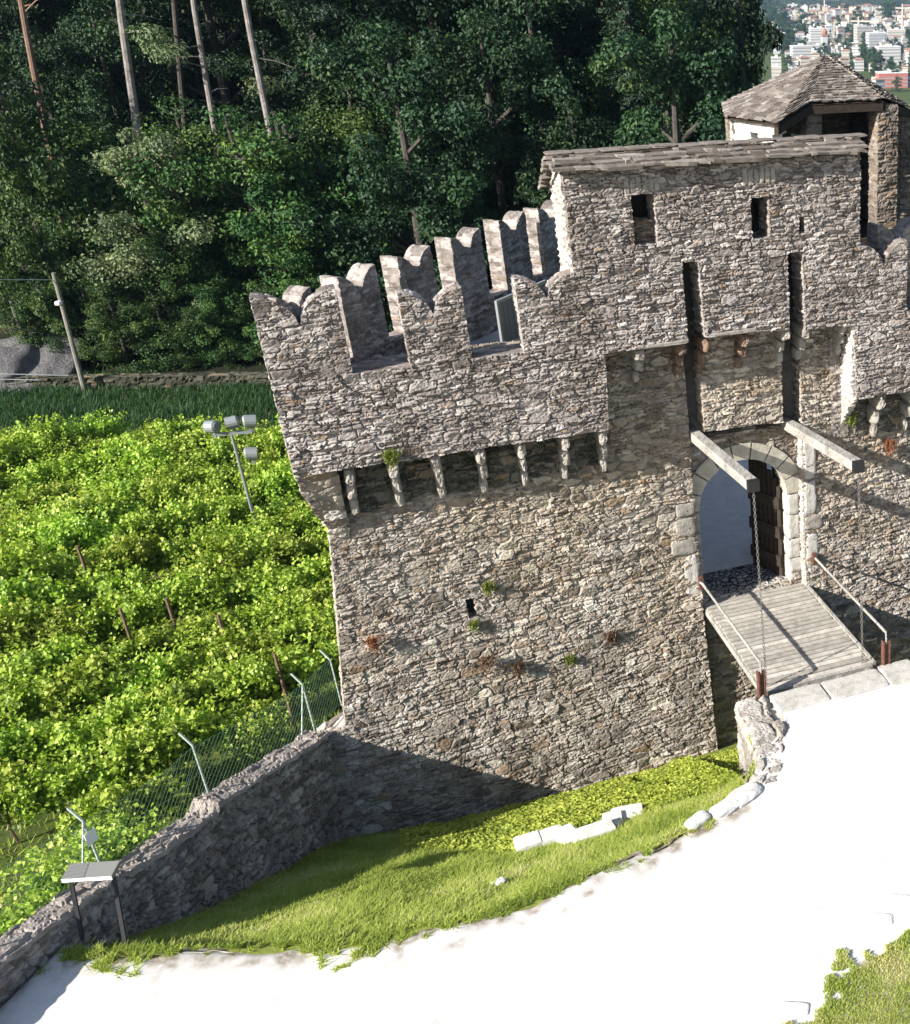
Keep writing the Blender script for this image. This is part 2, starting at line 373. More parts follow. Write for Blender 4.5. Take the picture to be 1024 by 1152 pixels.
M['stake'] = mottled('weathered stake', [(.3, (.10, .06, .045)), (.7, (.2, .13, .1))], 9)
M['poleg'] = mottled('grey wooden pole', [(.3, (.14, .135, .11)), (.7, (.26, .245, .21))], 5)
G1 = [(0, (.007, .022, .010)), (.5, (.016, .044, .017)), (.85, (.032, .07, .024)), (1, (.07, .105, .032))]
M['leaf'] = leafmat('dark forest leaves', G1, .2)
M['leaf_mid'] = leafmat('mid green leaves', [(0, (.017, .05, .016)), (.5, (.04, .097, .026)), (1, (.13, .19, .045))], .25)
M['leaf_pale'] = leafmat('pale shrub leaves', [(0, (.06, .10, .05)), (.5, (.14, .19, .095)), (1, (.27, .30, .16))], .25)
M['needle'] = leafmat('dark spruce needles', [(0, (.012, .03, .018)), (.6, (.026, .055, .028)), (1, (.045, .08, .035))], .05)
M['vine'] = leafmat('vine leaves', [(0, (.075, .15, .02)), (.4, (.27, .40, .05)), (.8, (.43, .53, .09)), (1, (.58, .63, .18))], .4, rnd=True, rough=.42)
M['grass'] = leafmat('grass blades', [(0, (.20, .26, .045)), (.5, (.36, .43, .08)), (.85, (.50, .53, .15)), (1, (.60, .56, .28))], .4, rnd=False)
M['ivy'] = leafmat('ground cover leaves', [(0, (.16, .21, .03)), (.5, (.32, .38, .05)), (1, (.50, .52, .10))], .3, rnd=False)
M['weed_green'] = leafmat('green weed', [(0, (.09, .13, .02)), (1, (.25, .28, .06))], .3, rnd=False)
M['weed_brown'] = leafmat('dry brown weed', [(0, (.09, .05, .03)), (1, (.22, .14, .085))], .1, rnd=False)
M['weed_rust'] = leafmat('rust red weed', [(0, (.16, .055, .025)), (1, (.34, .15, .07))], .1, rnd=False)

def plank_mat():
    m = mat('pale deck planks', rough=.8); g = G(m)
    c = g.ramp(g.noise(5, 6, rough=.7), [(.3, (.27, .25, .215)), (.55, (.45, .42, .375)), (.8, (.58, .55, .505))]); at = g.n('Attribute', attribute_name='st'); c = g.mix(1., c, g.ramp(at.outputs['Fac'], [(0, (.72, .71, .7)), (1, (1.12, 1.11, 1.1))]), 'MULTIPLY'); g.col(c); g.bump(g.noise(60, 4), .3, .005); return m
M['deck'] = plank_mat()
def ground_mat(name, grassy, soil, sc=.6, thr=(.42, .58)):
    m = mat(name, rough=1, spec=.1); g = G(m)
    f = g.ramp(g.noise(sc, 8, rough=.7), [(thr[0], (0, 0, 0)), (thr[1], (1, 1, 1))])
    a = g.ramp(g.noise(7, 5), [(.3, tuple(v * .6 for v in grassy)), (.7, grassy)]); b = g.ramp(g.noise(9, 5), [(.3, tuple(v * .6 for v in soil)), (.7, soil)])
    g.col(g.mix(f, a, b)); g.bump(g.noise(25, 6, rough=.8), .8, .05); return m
M['terrain'] = ground_mat('vineyard turf', (.085, .12, .028), (.16, .15, .07), .8, (.5, .7))
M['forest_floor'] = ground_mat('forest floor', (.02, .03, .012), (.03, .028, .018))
M['moat'] = ground_mat('moat turf', (.30, .35, .075), (.36, .33, .19), 1.2, (.55, .7))
def gravel():
    m = mat('white gravel', rough=.95, spec=.2); g = G(m)
    c = g.ramp(g.noise(2.2, 8, rough=.75), [(.25, (.50, .47, .44)), (.5, (.66, .63, .6)), (.75, (.74, .71, .68))])
    v = g.n('TexVoronoi', Scale=45.); g.l(g.geo(), v.inputs['Vector']); c = g.mix(.22, c, g.ramp(v.outputs['Distance'], [(0, (1.25, 1.25, 1.25)), (.7, (.55, .55, .55))]), 'MULTIPLY')
    at = g.n('Attribute', attribute_name='st'); sp = g.n('SeparateColor'); g.l(at.outputs['Color'], sp.inputs[0]); so_ = g.math('MULTIPLY', sp.outputs[0], g.ramp(g.noise(6, 4), [(.3, (.3, .3, .3)), (.6, (1, 1, 1))]))
    g.col(g.mix(so_, c, (.17, .135, .085))); g.bump(g.noise(70, 4, rough=.8), .5, .01); return m
M['gravel'] = gravel()
M['court'] = mottled('grey courtyard asphalt', [(.3, (.5, .48, .47)), (.7, (.66, .63, .61))], 2.5, bump=.5, bsc=60)
def cobble():
    m = mat('cobbles', rough=.8); g = G(m); v = g.n('TexVoronoi', Scale=6.5, feature='DISTANCE_TO_EDGE'); g.l(g.geo(), v.inputs['Vector'])
    v2 = g.n('TexVoronoi', Scale=6.5); g.l(g.geo(), v2.inputs['Vector'])
    c = g.ramp(v2.outputs['Color'], [(0, (.16, .16, .17)), (1, (.4, .4, .41))]); e = g.ramp(v.outputs['Distance'], [(.05, (.03, .03, .03)), (.14, (1, 1, 1))])
    g.col(g.mix(1., c, e, 'MULTIPLY')); g.bump(g.ramp(v.outputs['Distance'], [(0, (0, 0, 0)), (.3, (1, 1, 1))]), 1., .04); return m
M['cobble'] = cobble()
def grating():
    m = mat('steel grating', (.33, .36, .39), .5, .4); g = G(m); b = g.n('TexBrick', Scale=9.); g.l(g.geo(), b.inputs['Vector'])
    b.inputs['Color1'].default_value = (.30, .32, .35, 1); b.inputs['Color2'].default_value = (.25, .27, .30, 1); b.inputs['Mortar'].default_value = (.10, .11, .12, 1); b.offset = 0
    g.col(b.outputs[0]); return m
M['grating'] = grating()

# ================================================================ THE SETTING: terrain
WA, WB = np.array([-15.55, 7.25]), np.array([-10.79, .43])      # boundary wall line in (s, n): its moat-side face
wd = (WB - WA) / np.linalg.norm(WB - WA); wn = np.array([-wd[1], wd[0]])
if wn[0] < 0: wn = -wn                                          # points to the moat / path side
def wall_dist(s, n): return (s - WA[0]) * wn[0] + (n - WA[1]) * wn[1]
def terrain_z(x, y):
    s, n = F0.inv(x, y); wdist = wall_dist(s, n)
    z = -3. + 1.7 * sst(5, .5, -wdist) * sst(-.5, 5, n) + .25 * (vnoise(x * .25, y * .25, 3) - .5)
    inside = (wdist > -.25) & (n > -1.5) | (s > -9.3 - np.minimum(0, n) * .93) & (n > -60) & (s < 40) & (n <= -1.5) & (n > -8)
    rise = sst(0, 14, y - 56 - .1 * np.maximum(0, x + 30)) * 1.5 + np.maximum(0, y - 60) * .34
    side = sst(-6, -22, x + .09 * (y - 60))
    z = z + rise * side * sst(260, 160, y)
    fall = sst(45, 330, np.hypot(np.maximum(0, x + 12), np.maximum(0, y - 35)) - 5) * (1 - side * sst(200, 120, y))
    z = z * (1 - fall) - 95 * fall
    return np.where(inside, -8., z)
def terrain_z1(x, y): return terrain_z(np.array([float(x)]), np.array([float(y)]))[0]
def sheet(name, X, Y, zf, mat, **kw):
    x, y = np.meshgrid(X, Y, indexing='ij'); z = zf(x, y); n, m = x.shape
    V = np.stack([x, y, z], -1).reshape(-1, 3); i, j = np.meshgrid(np.arange(n - 1), np.arange(m - 1), indexing='ij')
    q = (i * m + j).ravel(); return build(name, V, [np.stack([q, q + m, q + m + 1, q + 1], 1)], mat, smooth=True, **kw)
gx = np.sinh(np.linspace(-5.3, 5.3, 420)) * 60 - 15; gy = np.sinh(np.linspace(-3.6, 5.5, 420)) * 45 + 30
def valley_mat():
    """turf near the castle, woodland floor on the hill, meadow in the valley"""
    m = M['terrain']; return m
ter = tag(sheet('terrain', gx, gy, terrain_z, M['terrain']), 'grassy vineyard ground falling away to the valley floor', 'ground', kind='structure')
# woodland floor: 6 cm above the terrain on the hillside
fx = np.linspace(-110, -1, 110); fy = np.linspace(53.5, 150, 90)
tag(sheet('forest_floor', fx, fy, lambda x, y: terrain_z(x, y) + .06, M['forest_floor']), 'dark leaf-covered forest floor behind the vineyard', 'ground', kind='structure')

# moat and path
EDGE = [(-2.2, 4.4), (-2.25, 5.5), (-2.5, 6.6), (-3.1, 7.4), (-4.4, 7.95), (-5.7, 8.3), (-7, 8.5), (-8.4, 8.6), (-9.8, 8.45), (-11, 8.15), (-12.4, 7.6), (-13.8, 7.), (-15.0, 6.55)]
def edge_n(s):
    e = np.array(EDGE[::-1]); return np.interp(s, e[3 - 3:, 0], e[:, 1])
def moat_z(s, n):
    z = -4.1 + .5 * (n - .7) + .35 * sst(-7.5, -11.5, s) + .12 * (vnoise(s * 1.3, n * 1.3, 4) - .5)
    en = edge_n(np.clip(s, -15, -2.6)); d = (en - n)
    z = np.where(s < -2.6, np.maximum(z, -.62 * np.maximum(d, 0) ** 1.0 - .02) * .6 + np.minimum(z, -.02) * .4, z)
    return np.minimum(z, -.03 + .02 * vnoise(s * 3, n * 3, 8))
gs, gn = np.meshgrid(np.arange(-16.2, 9, .12), np.arange(-.6, 9.1, .12), indexing='ij')
zz = moat_z(gs, gn); V = F0(gs, gn, zz).reshape(-1, 3); nn_, mm_ = gs.shape
i, j = np.meshgrid(np.arange(nn_ - 1), np.arange(mm_ - 1), indexing='ij'); i, j = i.ravel(), j.ravel()
cs, cn = (gs[:-1, :-1] + .06).ravel(), (gn[:-1, :-1] + .06).ravel()
keep = (wall_dist(cs, cn) > -.3) & ((cn < 4.6) | (cs < -2.3)) & ((cn < edge_n(np.clip(cs, -15, -2.2)) + .35) | (cs > -2.3))
q = (i * mm_ + j)[keep]
tag(build('moat_ground', V, [np.stack([q, q + mm_, q + mm_ + 1, q + 1], 1)], M['moat'], smooth=True), 'sloping grassy moat floor below the castle wall', 'ground', kind='structure')
# gravel path sheet: columns along the ragged edge
def path_edge(c):
    rag = .25 * (vnoise(c * 1.6, c * 0 + 9, 9) - .5) + .08 * (vnoise(c * 5, c * 0, 10) - .5)
    wl = WA[1] - (c - WA[0]) * wn[0] / wn[1] - .15
    e = np.where(c < -2.6, edge_n(np.clip(c, -15, -2.2)) + rag - .05, np.interp(c, [-2.6, -2.3, -1.7, -1.4, -1.2, 2.0, 2.3, 20], [7.0, 6.4, 6.0, 5.6, 4.95, 4.95, 5.3, 5.3]) + rag * .4)
    return np.where(c < -14.9, wl, np.maximum(e, wl))
cs = np.concatenate([np.arange(-30, -15.2, .2), np.arange(-15.2, -1.0, .035), np.arange(-1., 16, .2)]); cn = np.concatenate([np.linspace(0, .3, 5)[:-1] / 25, np.linspace(.012, 1, 110) ** 1.3])
gs, gf = np.meshgrid(cs, cn, indexing='ij'); pe_ = path_edge(gs); gn = pe_ + (31 - pe_) * gf
zz = .03 * (vnoise(gs * .8, gn * .8, 5) - .5) + .015 * (vnoise(gs * 4, gn * 4, 6) - .5) - .13 * sst(.34, 0, gn - pe_) * (gs < -2.6)
nn_, mm_ = gs.shape; i, j = np.meshgrid(np.arange(nn_ - 1), np.arange(mm_ - 1), indexing='ij'); q = (i * mm_ + j).ravel()
tag(build('gravel_path', F0(gs, gn, zz).reshape(-1, 3), [np.stack([q, q + mm_, q + mm_ + 1, q + 1], 1)[:, ::-1]], M['gravel'], smooth=True, st=np.stack([sst(.75, .1, gn - pe_ + .9 * (vnoise(gs * 4, gn * 4, 13) - .5)) * (gs < -2.6)] * 4, -1).reshape(-1, 4)), 'sunlit white gravel path curving up to the drawbridge', 'path', kind='structure')
# earth under the path edge on the moat's far bank, right of the bridge
m = MB(); m.box(F0, -1.75, 9, 4.5, 5.6, -4.5, -.09); tag(m.out('bank_earth', M['gravel']), 'earth bank under the bridge landing', 'ground', kind='structure')
# courtyard
m = MB(); V = [F0(s, n, .0) for s, n in ((-3, -1.75), (4, -1.75), (11, -26), (-1, -26))]
tag(build('courtyard', np.array(V), [(0, 1, 2, 3)], M['court']), 'grey paved courtyard seen through the gate', 'ground', kind='structure')
V = [F0(s, n, .0) for s, n in ((-1.7, -.25), (1.7, -.25), (1.7, -1.75), (-1.7, -1.75))]
tag(build('cobbled_threshold', np.array(V), [(0, 1, 2, 3)], M['cobble']), 'cobbled strip just inside the gate arch', 'paving', kind='structure')

# ================================================================ CASTLE GATEHOUSE (with the front wall of both wings)
gate = thing('castle_gatehouse', 'grey rubble stone gatehouse with swallowtail battlements, arched gate and stone slab roof', 'castle', F0(0, 0, -4))
def arc(c, r, a0, a1, k): return [(c[0] + r * math.cos(R(a0 + (a1 - a0) * i / k)), c[1] + r * math.sin(R(a0 + (a1 - a0) * i / k))) for i in range(k + 1)]
def merlon_poly(s0, s1, zb, zt, zv, left=True, right=True):
    mid = (s0 + s1) / 2; k = 14
    L = [(s0 + (mid - s0) * t, zv + (zt - zv) * (1 - t ** 2.) ** .62) for t in np.linspace(0, 1, k)]
    Rr = [(s1 + (mid - s1) * t, zv + (zt - zv) * (1 - t ** 2.) ** .62) for t in np.linspace(0, 1, k)][::-1]
    top = (L if left else [(s0, zv), (mid, zv)]) + (Rr[1:] if right else [(s1, zv)])
    return [(s1, zb), *top[::-1], (s0, zb)]
front = [(-10, 5.5), (-3.52, 5.45), (-3.42, 7.2), (-1.55, 7.22), (-1.56, 8.97), (-1.19, 8.97), (-1.16, 7.32), (.88, 7.2), (.89, 8.97), (1.25, 8.97), (1.27, 7.15),
         (2.5, 7.1), (2.58, 5.25), (9, 5.25), (9, 7.3), (2.68, 7.3), (2.68, 10.97), (-3.9, 11.01), (-3.9, 7.46), (-10, 7.46)]
wins = [[(-2.55, 9.44), (-2.05, 9.42), (-2.05, 10.47), (-2.55, 10.48)], [(.07, 9.32), (.48, 9.32), (.48, 10.2), (.07, 10.22)], [(1.18, 9.34), (1.33, 9.34), (1.33, 9.72), (1.18, 9.72)]]
SE = [('z', 7.46, -10, -3.9), ('s', -3.9, 7.46, 9.2), ('s', 2.68, 7.3, 9.2), ('z', 7.3, 2.68, 9)]
slab('front_wall', F0, front, wins, .7, .7, M['rubble'], gate, seams=SE)
for s0, s1, zt, zv, l, r in ((-10, -8.5, 9.16, 8.52, 1, 1), (-7.4, -6.18, 8.95, 8.45, 1, 1), (-5.12, -3.9, 9.0, 8.5, 1, 1), (2.68, 3.9, 8.95, 8.4, 1, 1), (5.1, 6.4, 9.0, 8.45, 1, 1)):
    slab('merlon', F0, merlon_poly(s0, s1, 7.46 if s0 < 0 else 7.3, zt, zv), [], .7, .45, M['rubble'], gate, seams=SE, ragged=.004, disp=.05)
def batter(s, z): return np.maximum(0, 1.5 - z) ** 1.25 * .055
def toR(px, py, n): 
    d = ray(px, py); k = ((F0.o + F0.nn * n - CAM) @ F0.nn) / (d @ F0.nn); p = CAM + d * k; s, _ = F0.inv(p[0], p[1]); return s, p[2]
lh0, lh1 = toR(527.5, 697, 0.05), toR(533.5, 674, .05)
low = [(-11.5, -4.8), (-1.48, -4.8), (-1.48, 7.3), (-9.62, 7.3), (-9.62, 3.85), (-9.95, 1.2), (-10.25, -1.0), (-10.9, -1.35), (-11.1, -2)]
slab('lower_wall', F0, low, [[(lh0[0], lh0[1]), (lh1[0], lh0[1]), (lh1[0], lh1[1]), (lh0[0], lh1[1])]], 0, .8, M['rubble_low'], gate, res=.021, nfun=batter, cw=.36, ch=.15, disp=.06, seed=21, back=False, big=.3)
slab('lower_wall', F0, [(1.4, -4.8), (9, -4.8), (9, 7.3), (1.4, 7.3)], [], 0, .8, M['rubble_low'], gate, res=.026, nfun=batter, cw=.36, ch=.15, disp=.07, seed=33, back=False)
slab('hanging_panel', F0, [(-1.12, 4.78), (.9, 4.72), (.9, 7.35), (-1.12, 7.35)], [], 0.05, .5, M['rubble_low'], gate, res=.03, seed=5, cw=.4)
ac = (-.12, 2.6); ar = 1.19
arch = arc(ac, ar, 0, 180, 24)
rec_hole = [(ac[0] + ar, .0)] + arch + [(ac[0] - ar, .0)]
slab('recess_wall', F0, [(-1.8, -4.8), (1.75, -4.8), (1.75, 4.5), (-1.8, 4.5)], [rec_hole], -.3, .55, M['rubble_low'], gate, res=.03, seed=9, cw=.4, ch=.16, nfun=batter)
# arch ring, jambs
for k in range(9):
    a0, a1 = 20 * k + .8, 20 * k + 19.2
    ro = ar + .40 + .05 * random.random()
    p = arc(ac, ro, a0, a1, 5) + arc(ac, ar - .02, a1, a0, 5)
    m = MB(); m.prism(F0, p, -.25 + .02 * random.random(), -.6); m.out('voussoir', M['arch_stone'], gate)
for sd, sx in ((-1, ac[0] - ar), (1, ac[0] + ar)):
    z = .0
    for hgt in (.75, .55, .7, .58):
        w_ = .3 + .12 * random.random(); m = MB(); s0, s1 = (sx - w_, sx + .02) if sd < 0 else (sx - .02, sx + w_)
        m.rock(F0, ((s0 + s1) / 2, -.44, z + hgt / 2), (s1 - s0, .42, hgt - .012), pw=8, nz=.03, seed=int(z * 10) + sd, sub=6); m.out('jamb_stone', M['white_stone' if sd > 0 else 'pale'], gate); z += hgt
for s0, s1, z0, z1, mm in ((-1.86, -1.5, -.45, 1.55, 'white_stone'), (-2.15, -1.5, 1.6, 2.05, 'rustst'), (-2.0, -1.5, 2.1, 2.6, 'pale'), (-1.95, -1.5, 2.65, 3.0, 'pale'), (1.42, 1.78, -.6, 1.55, 'white_stone'), (1.42, 1.9, 1.6, 2.0, 'pale'), (1.42, 1.75, 2.05, 3.0, 'white_stone'), (1.42, 1.75, 3.05, 4.3, 'white_stone')):
    m = MB(); m.rock(F0, ((s0 + s1) / 2, -.105, (z0 + z1) / 2), (s1 - s0, .3, z1 - z0), pw=7, nz=.05, seed=int(z0 * 7 + 30)); m.out('quoin', M['pale'] if mm == 'rustst' else M[mm], gate)
# corbels
def corbel(s, zt, wd_, mm, nfront=.66, dh=1.25, name='corbel'):
    m = MB(); hs = dh / 3
    for k, nf in enumerate((nfront, nfront * .66, nfront * .34)):
        m.tone = random.uniform(.25, 1); m.rock(F0, (s + random.uniform(-.035, .035), nf / 2 - .06, zt - hs * (k + .5)), (wd_ * random.uniform(.8, 1.05) * (1 - .12 * k), nf + .14, hs * random.uniform(.9, 1.08)), pw=3.6, nz=.13, seed=int(abs(s) * 17) + k)
    return m.out(name, mm, gate)
for s in (-9.0, -8.12, -7.22, -6.33, -5.43, -4.52, -3.62): corbel(s, 5.46, .24, M['pale'])
for s in (3.3, 4.2, 5.1, 6.0, 6.9, 7.8): corbel(s, 5.22, .22, M['pale'])
for px, mm in ((718, 'pale'), (766, 'rustwood'), (793, 'rustwood'), (838, 'rustwood'), (884, 'pale'), (906, 'pale'), (951, 'pale')):
    s, z = toR(px, 385, .6); corbel(s, 7.2, .24, M[mm], .64, .95)
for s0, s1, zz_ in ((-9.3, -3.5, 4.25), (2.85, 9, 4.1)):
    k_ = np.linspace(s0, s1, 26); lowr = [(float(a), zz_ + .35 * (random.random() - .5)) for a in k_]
    slab('machicolation_wall', F0, lowr + [(s1, 5.5), (s0, 5.5)], [], .035, .1, M['rubble_stain_shade'], gate, res=.03, seed=21, cw=.36, ch=.15, back=False)  # darker band below the parapet: stains plus overhang shade put into the stone colour
slab('jamb', F0.sub(2.50, 0, -math.pi / 2), [(-.02, 4.35), (.68, 5.2), (.68, 7.06), (-.02, 7.06)], [], .03, .15, M['rubble_pale'], gate, seed=8, res=.025, back=False)
slab('jamb', F0.sub(1.40, 0, -math.pi / 2), [(-.3, .0), (.0, .0), (.0, 4.55), (-.3, 4.55)], [], .02, .12, M['rubble_pale'], gate, seed=18, res=.025, back=False)
# corner bracket under the parapet
slab('corner_bracket', F0, [(-9.99, 5.46), (-9.96, 5.1), (-9.86, 4.75), (-9.8, 4.4), (-9.68, 4.1), (-9.6, 3.78), (-9.25, 3.7), (-9.2, 5.46)], [], .06, .5, M['rubble_low'], gate, nfun=lambda s, z: np.clip((z - 3.8) * .36, 0, .6) * sst(-8.9, -9.35, s), cw=.9, ch=.5, seed=77, back=False, ragged=.03)
# lintels over the recess
m = MB(); m.rock(F0, (-2.1, .56, 7.24), (1.15, .36, .1), pw=7, nz=.03, seed=4); m.out('lintel', M['pale'], gate)
m = MB(); m.rock(F0, (-.5, .56, 7.3), (1.3, .34, .1), pw=7, nz=.03, seed=6); m.out('lintel', M['pale'], gate)
# window dressing: low masonry infill in the left window, lit jamb stones, flat-arch heads
slab('window_infill', F0, [(-2.56, 9.43), (-2.04, 9.43), (-2.04, 9.86), (-2.56, 9.9)], [], .38, .3, M['rubble_low'], gate, res=.02, cw=.18, ch=.09, seed=2)
for c in (-2.3, .28):
    for k in range(6):
        m = MB(); x = (k - 2.5) * .128
        m.rock(F0, (c + x, .665, 10.66 - .0), (.118, .12, .3 + .08 * random.random()), rot=0, pw=4, nz=.1, seed=k); 
        m.out('head_stone', M['pale'], gate)
# side, rear walls and inside
FL_ = F0.sub(-3.9, 0, -math.pi / 2)          # faces -s, t runs toward the camera
slab('side_wall', FL_, [(-.55, 6), (-.02, 6), (-.02, 8.6), (.66, 8.9), (.66, 10.98), (.02, 11.0), (-.55, 10.6)], [], .03, .5, M['rubble_pale'], gate, res=.05, back=False, seed=14)
FR_ = F0.sub(2.68, 0, math.pi / 2)
slab('side_wall', FR_, [(-.02, 4), (.55, 4), (.55, 10.55), (-.02, 10.95)], [], 0, .5, M['rubble'], gate, res=.06, back=False, seed=15)
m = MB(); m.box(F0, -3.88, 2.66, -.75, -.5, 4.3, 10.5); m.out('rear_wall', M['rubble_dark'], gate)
m = MB(); m.box(F0, -3.4, 2.2, -2.6, -.86, 4.32, 4.5); m.out('upper_floor', M['brownwood'], gate)
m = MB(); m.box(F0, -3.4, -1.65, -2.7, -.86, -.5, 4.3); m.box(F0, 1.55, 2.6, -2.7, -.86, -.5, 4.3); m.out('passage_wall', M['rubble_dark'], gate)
# slab roof
def slate_face(m, a, b, c, d, rows, wmin, wmax, th, over=1.5, seed=0, jit=.04):
    """courses of stone slabs on the face a-b (eave, left to right), c-d (top, right to left)"""
    rr = random.Random(seed); a, b, c, d = (np.array(v, float) for v in (a, b, c, d))
    nrm = np.cross(b - a, d - a); nrm /= np.linalg.norm(nrm); nrm = nrm if nrm[2] > 0 else -nrm
    for r in range(rows):
        f0, f1 = r / rows, min(1.0, (r + over) / rows)
        L0, R0, L1, R1 = a + (d - a) * f0, b + (c - b) * f0, a + (d - a) * f1, b + (c - b) * f1
        W = np.linalg.norm(R0 - L0); upd = (L1 + R1) / 2 - (L0 + R0) / 2; upd = upd / max(1e-6, np.linalg.norm(upd)); x = -rr.random() * .2
        while x < W:
            w_ = rr.uniform(wmin, wmax); u0, u1 = max(0, x) / max(W, 1e-6), min(W, x + w_ - .012) / max(W, 1e-6); x += w_
            if u1 - u0 < .02: continue
            m.tone = rr.random(); t = th * rr.uniform(.5, 1.4); lift = rr.uniform(0, .8) * th
            j0, j1 = rr.uniform(-1, 1) * jit, rr.uniform(-1, 1) * jit
            base = [L0 + (R0 - L0) * u0 - upd * j0, L0 + (R0 - L0) * u1 - upd * j1, L1 + (R1 - L1) * u1, L1 + (R1 - L1) * u0]
            mid = base[0] + (base[1] - base[0]) * rr.uniform(.25, .75) - upd * (rr.uniform(-.3, 1) * jit)
            lo = [base[0], mid, base[1], base[2], base[3]]
            off = [th * 1.1 + lift, th * 1.1 + lift + rr.uniform(-.2, .3) * th, th * 1.1 + rr.uniform(0, .4) * th, 0., 0.]
            V = [p + nrm * o for p, o in zip(lo, off)] + [p + nrm * (o - t) for p, o in zip(lo, off)]
            m.add(V, [(0, 1, 2, 3, 4), (9, 8, 7, 6, 5), (0, 5, 6, 1), (1, 6, 7, 2), (2, 7, 8, 3), (3, 8, 9, 4), (4, 9, 5, 0)])
m = MB()
slate_face(m, F0(-4.12, .95, 11.02), F0(2.85, .98, 10.98), F0(2.85, .1, 11.22), F0(-4.12, .1, 11.26), 4, .18, .75, .065, over=1.9, seed=3, jit=.04)
slate_face(m, F0(2.85, -.95, 10.36), F0(-4.12, -.95, 10.4), F0(-4.12, .12, 11.26), F0(2.85, .12, 11.22), 8, .25, .8, .075, over=1.9, seed=4)
m.out('roof', M['slate'], gate)
m = MB(); m.add([F0(s, n, z) for s in (-3.95, 2.72) for n, z in ((.3, 10.98), (-.8, 10.42), (-.8, 10.34), (.3, 10.9))], [(0, 1, 2, 3), (7, 6, 5, 4), (0, 4, 5, 1), (1, 5, 6, 2), (2, 6, 7, 3), (3, 7, 4, 0)]); m.out('roof_boards', M['brownwood'], gate)
m = MB()
for s in np.arange(-4.0, 2.8, .55): m.rock(F0, (s + .2, .06, 11.31 - .006 * (s + 4) + random.uniform(-.015, .015)), (.58, .4, .05), rot=random.uniform(-.05, .05), pw=5, nz=.06, seed=int(s * 9 + 50))
m.out('ridge_slabs', M['slate'], gate)
# door leaf, ajar behind the right jamb
FD = F0.sub(1.02, -.62, R(115))
leaf = [(0, .06), (1.15, .06), (1.15, 3.45), (.8, 3.35), (.4, 3.0), (0, 2.5)]
m = MB()
for k in range(7):
    x0 = k * .165; x1 = x0 + .125; zt = np.interp(x1, [0, .4, .8, 1.15], [2.5, 3.0, 3.35, 3.5]); m.box(FD, x0, x1, -.04, .02, .06, zt)
for z in (.35, 1.2, 2.05): m.box(FD, 0, 1.13, -.1, -.042, z, z + .32)
door = m.out('door_leaf', M['brownwood'], gate)
# ---------------------------------------------------------------- terrace inside the walls
Wp = [(-9.6, .4), (-3.9, .4), (-3.9, -6.0)]
m = MB(); V = [F0(s, n, z) for z in (6.45, 6.3) for s, n in Wp]; m.add(V, [(0, 1, 2), (5, 4, 3), (0, 3, 4, 1), (1, 4, 5, 2), (2, 5, 3, 0)])
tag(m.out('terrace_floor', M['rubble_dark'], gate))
# ================================================================ REAR BATTLEMENTS
phi = math.atan2(.73, .683)
FB = F0.sub(-10 + .73 * .45, .7 + .683 * .45 - .2, phi)
rear = thing('battlement_wall', 'rear curtain wall running back from the corner with shaded swallowtail merlons', 'castle wall', FB(5, 0, -4))
slab('curtain_wall', FB, [(1.9, -4), (15.5, -4), (15.5, 7.43), (.35, 7.43), (.35, 5.8), (1.9, 5.8)], [], 0, .45, M['rubble'], rear, res=.045, seed=41, seams=[('z', 7.43, 0, 16)])
slab('merlon', FB, merlon_poly(.15, 1.08, 7.43, 9.1, 8.5), [], 0, .45, M['rubble'], rear, seed=41, res=.03, ragged=.004, disp=.025, seams=[('z', 7.43, 0, 16)])
for t0 in (1.85, 3.72, 5.62, 7.55, 9.3, 11.15, 13.0):
    slab('merlon', FB, merlon_poly(t0, t0 + 1.16, 7.43, 9.1 + random.uniform(-.03, .03), 8.46), [], 0, .45, M['rubble'], rear, seed=41, res=.026, ragged=.004, disp=.025, seams=[('z', 7.43, 0, 16)])
# walkway of steel grating with its mesh railing
wk = thing('steel_walkway', 'grey steel grating walkway with mesh railing panel inside the battlements', 'walkway', F0(-5, -1.7, 7))
Pa, Pb = np.array([-5.33, -1.25]), np.array([-3.95, -2.65]); dv = (Pb - Pa); L = np.linalg.norm(dv); dv /= L; aw = math.atan2(dv[1], dv[0])
FK = F0.sub(Pa[0], Pa[1], -aw)
m = MB(); m.box(FK, -.05, L, -.95, -.0, 6.93, 7.0); m.out('grating', M['grating'], wk)
m = MB()
for x in (0, L - .06): m.box(FK, x, x + .06, .0, .06, 6.9, 8.1)
m.box(FK, .06, L - .06, .0, .06, 8.03, 8.1); m.box(FK, .06, L - .06, 0, .06, 7.02, 7.1); m.out('frame', M['steel'], wk)
m = MB(); m.box(FK, .06, L - .06, .02, .035, 7.1, 8.03); m.out('mesh_panel', M['grating'], wk)
# right flank: merlon of the wall running back behind the gatehouse
FG = F0.sub(3.46, .02, R(10))
rf = thing('flank_wall', 'battlement merlon with pale left side just right of the gatehouse', 'castle wall', FG(0, 0, -4))
slab('wall', FG, [(.0, 5.6), (7, 5.6), (7, 7.3), (.0, 7.3)], [], 0, .45, M['rubble'], rf, res=.06, seed=51)
slab('merlon', FG, merlon_poly(.0, 1.2, 7.28, 9.2, 8.55), [], 0, .45, M['rubble'], rf, seed=51, res=.03, ragged=.004, disp=.025)
slab('merlon', FG, merlon_poly(2.1, 3.3, 7.28, 9.15, 8.5), [], 0, .45, M['rubble'], rf, seed=51, res=.03, ragged=.004, disp=.025)

